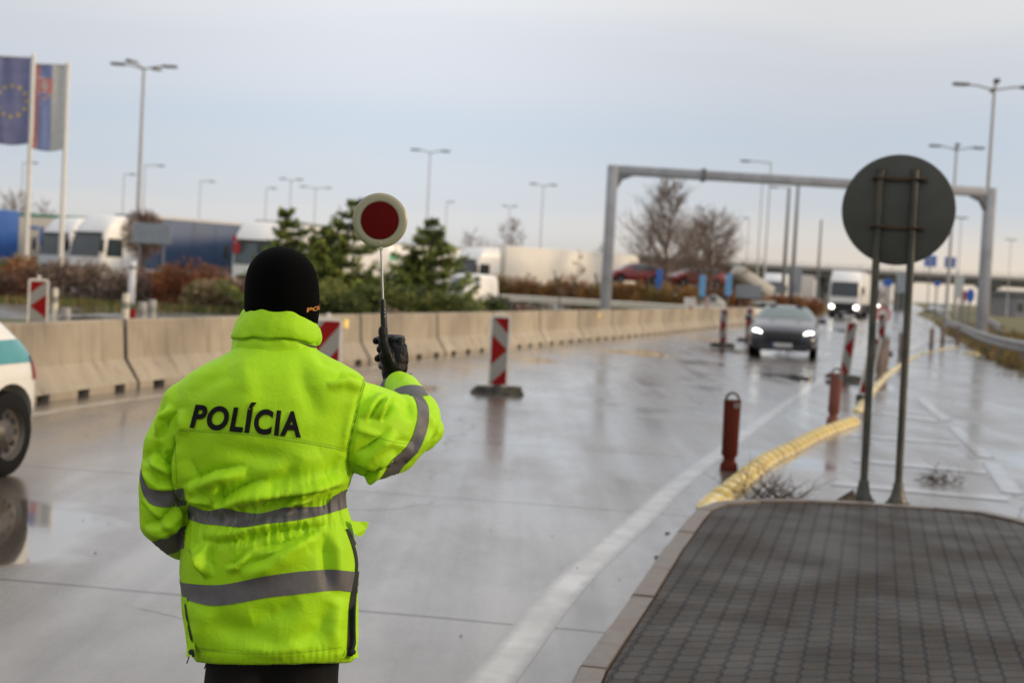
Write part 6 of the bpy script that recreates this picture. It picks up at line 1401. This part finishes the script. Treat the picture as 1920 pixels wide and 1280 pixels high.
# beanie
M_wool = mat('black_wool', (.0018, .0018, .0018), .95, bump=.0012, bscale=260, spec=.05)
b = MB(); rings = []
for py, xl, xr, hd_, yo in ((645, 474, 580, .080, .03), (615, 462, 594, .088, .03), (590, 457, 599, .098, .025), (560, 457.5, 600, .106, .022), (530, 458, 598, .110, .02), (505, 463, 592, .107, .02), (488, 472, 581, .098, .02), (475, 485, 566, .080, .02), (467, 499, 551, .054, .02), (463, 513, 537, .024, .02), (462.3, 521, 529, .008, .02)):
    rings.append([q((xl+xr)/2+(xr-xl)/2*math.cos(a), py+(6*math.cos(a) if py > 600 else 0), YP+yo+hd_*math.sin(a)) for a in [2*PI*k/48 for k in range(48)]])
b.loft(rings[::-1]); bn = b.build('beanie', M_wool, smooth=True, angle=180); md = bn.modifiers.new('s', 'SUBSURF'); md.levels = 2; me = evalmesh(bn); bpy.data.objects.remove(bn)
bn = meshobj('beanie', me, M_wool, off); bm = bmesh.new(); bm.from_mesh(me); BT = BVHTree.FromBMesh(bm); bm.free()
# embroidered word running round the right side
tm = text_mesh('POLÍCIA', 1.0, 0, .03); xs = [v.co.x for v in tm.vertices]; x0_, x1_ = min(xs), max(xs); bm = bmesh.new(); bm.from_mesh(tm)
for i in range(1, 60): bmesh.ops.bisect_plane(bm, geom=bm.verts[:]+bm.edges[:]+bm.faces[:], plane_co=(x0_+i*(x1_-x0_)/60, 0, 0), plane_no=(1, 0, 0))
cen = q(528, 575)+Vector((0, .024, 0))
for v in bm.verts:
    u = (v.co.x-x0_)/(x1_-x0_); a = R(-47+82*u); d = Vector((math.cos(a), math.sin(a), 0)); z_ = q(578, 584).z+.0105*v.co.y/.729+.016*u; o_ = Vector((cen.x, cen.y, z_))+d*.3
    h_ = BT.ray_cast(o_, -d); v.co = (h_[0]+d*.0012) if h_[0] else o_
bm.to_mesh(tm); bm.free(); tm.materials.clear(); tm.materials.append(mat('orange_thread', (.42, .17, .03), .7)); o = bpy.data.objects.new('lettering', tm); col.objects.link(o); under(o, bn)

# gloved hands (voxel-joined so palm, thumb and five separate fingers run into one another)
M_glove = mat('black_leather', (.0035, .0033, .003), .42, var=.1, bump=.0009, bscale=160, spec=.18)
YH = 3.9
def hand(fingers, palm, voxel=.0022, nm='glove', it=3):
    b = MB(); 
    for p0, r0, p1, r1 in palm: capsule(b, p0, r0, p1, r1, 16, 5)
    for f_ in fingers: 
        for (p0, r0), (p1, r1) in zip(f_[:-1], f_[1:]): capsule(b, p0, r0, p1, r1, 14, 4)
    me = remesh(b, voxel, it, nm, [M_glove]); n0 = [v.normal.copy() for v in me.vertices]
    for v, n_ in zip(me.vertices, n0): v.co += n_*(mnoise.noise(v.co*70)*.0011+mnoise.noise(v.co*150)*.0005)
    return meshobj(nm, me, M_glove, off)
h = lambda px, py, dy=0.0: q(px, py, YH+dy)
palm = [(h(742, 704, .0), .027, h(741, 688, .0), .031), (h(741, 688, .0), .031, h(746, 662, .0), .027), (h(738, 690, -.008), .026, h(727, 668, -.012), .024), (h(746, 668, .004), .029, h(743, 643, .012), .018), (h(752, 676, .0), .021, h(751, 652, .01), .019), (h(740, 730, -.01), .030, h(738, 700, -.0), .030), (h(736, 700, 0), .030, h(734, 662, .01), .028), (h(748, 690, .0), .024, h(751, 668, .0), .022), (h(738, 655, .01), .024, h(737, 640, .02), .018)]
fing = []
for k in range(4):      # index uppermost: knuckle at the right, round the front of the handle, tip back at the left
    py = 634+k*16.5; r = (.0115, .0118, .0112, .0100)[k]; ln = (0, -2, 0, 4)[k]
    fing.append([(h(749-k*.5, py+6, .006), r*1.25), (h(752-k, py+2, .042), r*1.1), (h(732, py, .064), r), (h(714+ln*.3, py+2, .046), r*.95), (h((705, 713, 708, 717)[k], py+5, .018), r*.88)])
fing.append([(h(736, 690, -.016), .0175), (h(727, 665, -.026), .0150), (h(719.5, 643, -.022), .0138), (h(717.5, 618, -.014), .0120)])   # thumb along the handle
fing.append([(h(735, 668, -.018), .014), (h(720, 646, -.014), .0125), (h(706, 640, .004), .0088)])
gl_ = hand(fing[:5], palm)
b = MB(); b.tube([h(722, 712, .0), h(735, 706, -.035), h(756, 701, -.02), h(762, 698, .01)], .0022, 6)
M_cuff = mat('grey_cuff_lining', (.07, .085, .085), .7)
b = MB(); cr_ = []
for (px, py, rx, dy) in ((738, 735, 33, -.03), (742, 722, 32, -.02), (744, 712, 29, -.01), (745, 706, 27, 0)):
    cr_.append([h(px+rx*math.cos(a), py-6*math.cos(a)+3*math.sin(a), dy+.045*math.sin(a)) for a in [2*PI*k/28 for k in range(28)]])
b.loft(cr_, caps=False); under(b.build('cuff', M_cuff, smooth=True, angle=180), jk)
lh = q(440, 972, 3.92); A = lambda x, y, z: lh+Vector((x, y, z))
lf = [[(A(.02+.0*k, .01, .03-k*.021), .011), (A(.045, .045, .03-k*.021), .0105), (A(.03, .07, .028-k*.021), .0095), (A(.0, .06, .026-k*.021), .0085)] for k in range(4)]+[[(A(-.01, .0, .02), .014), (A(.0, .03, .055), .012), (A(.02, .055, .06), .010)]]
hand(lf, [(A(-.05, -.03, 0), .028, A(-.01, 0, 0), .032), (A(-.01, 0, 0), .03, A(.015, .01, .0), .03)], .0028)

# ------------------------------------------------------------------ signalling disc held in the right hand
M_hand = mat('black_handle', (.008, .008, .008), .3); M_steel = mat('shaft_steel', (.45, .45, .44), .22, metal=.9, var=.05)
dcn = h(712.5, 413.5); g0 = h(724, 668, .006)
t = thing('signalling_disc', 'round dark red and pale signalling disc on a thin shaft in the raised glove', 'traffic paddle', g0)
L_ = lambda px, py, dy=0.0: h(px, py, dy)-g0
b = MB(); b.tube([L_(724, 672, .006), L_(722, 640, .004), L_(719.5, 600, .0), L_(718, 562, .0), L_(718, 560.5, .0)], [.0085, .0095, .0090, .0078, .006], 18); b.build('handle', M_hand, t, smooth=True)
b = MB()
for py in (580, 586, 593): b.sphere(tuple(L_(721.5, py, -.0085)), .0016, 8, 6)
b.build('button', mat('pale_button', (.5, .5, .5), .3), t)
b = MB(); b.tube([L_(718, 563), L_(716.5, 520), L_(714.6, 466)], .0033, 12); b.build('shaft', M_steel, t, smooth=True)
rd = .0750; rot = Matrix.Rotation(PI/2, 3, 'X')
M_pring = mat('pale_ring_plastic', (.27, .26, .175), .35, var=.04); M_pred = mat('dark_red_lens', (.080, .0018, .0018), .6, var=.04, spec=.08)
dc = dcn-g0; b = MB(); b.lathe([(0, -.007), (rd-.004, -.007), (rd, -.003), (rd, .003), (rd-.004, .007), (rd*.9, .0085), (rd*.72, .0075), (rd*.70, .006), (0, .006)], 96, dc, rot); dk_ = b.build('ring', M_pring, t, smooth=True, angle=30)
b = MB(); b.lathe([(rd*.685, .0062), (rd*.68, .0085), (rd*.3, .0100), (0, .0104)], 96, dc, rot); b.build('red_lens', M_pred, dk_, smooth=True, angle=30)
b = MB(); b.sphere(tuple(L_(714.2, 455, -.0090)), .0022, 10, 6); b.rbox(tuple(L_(714.5, 465)), (.010, .012, .012), .002); b.build('rivet', mat('rivet', (.5, .48, .42), .3, metal=.6), dk_)
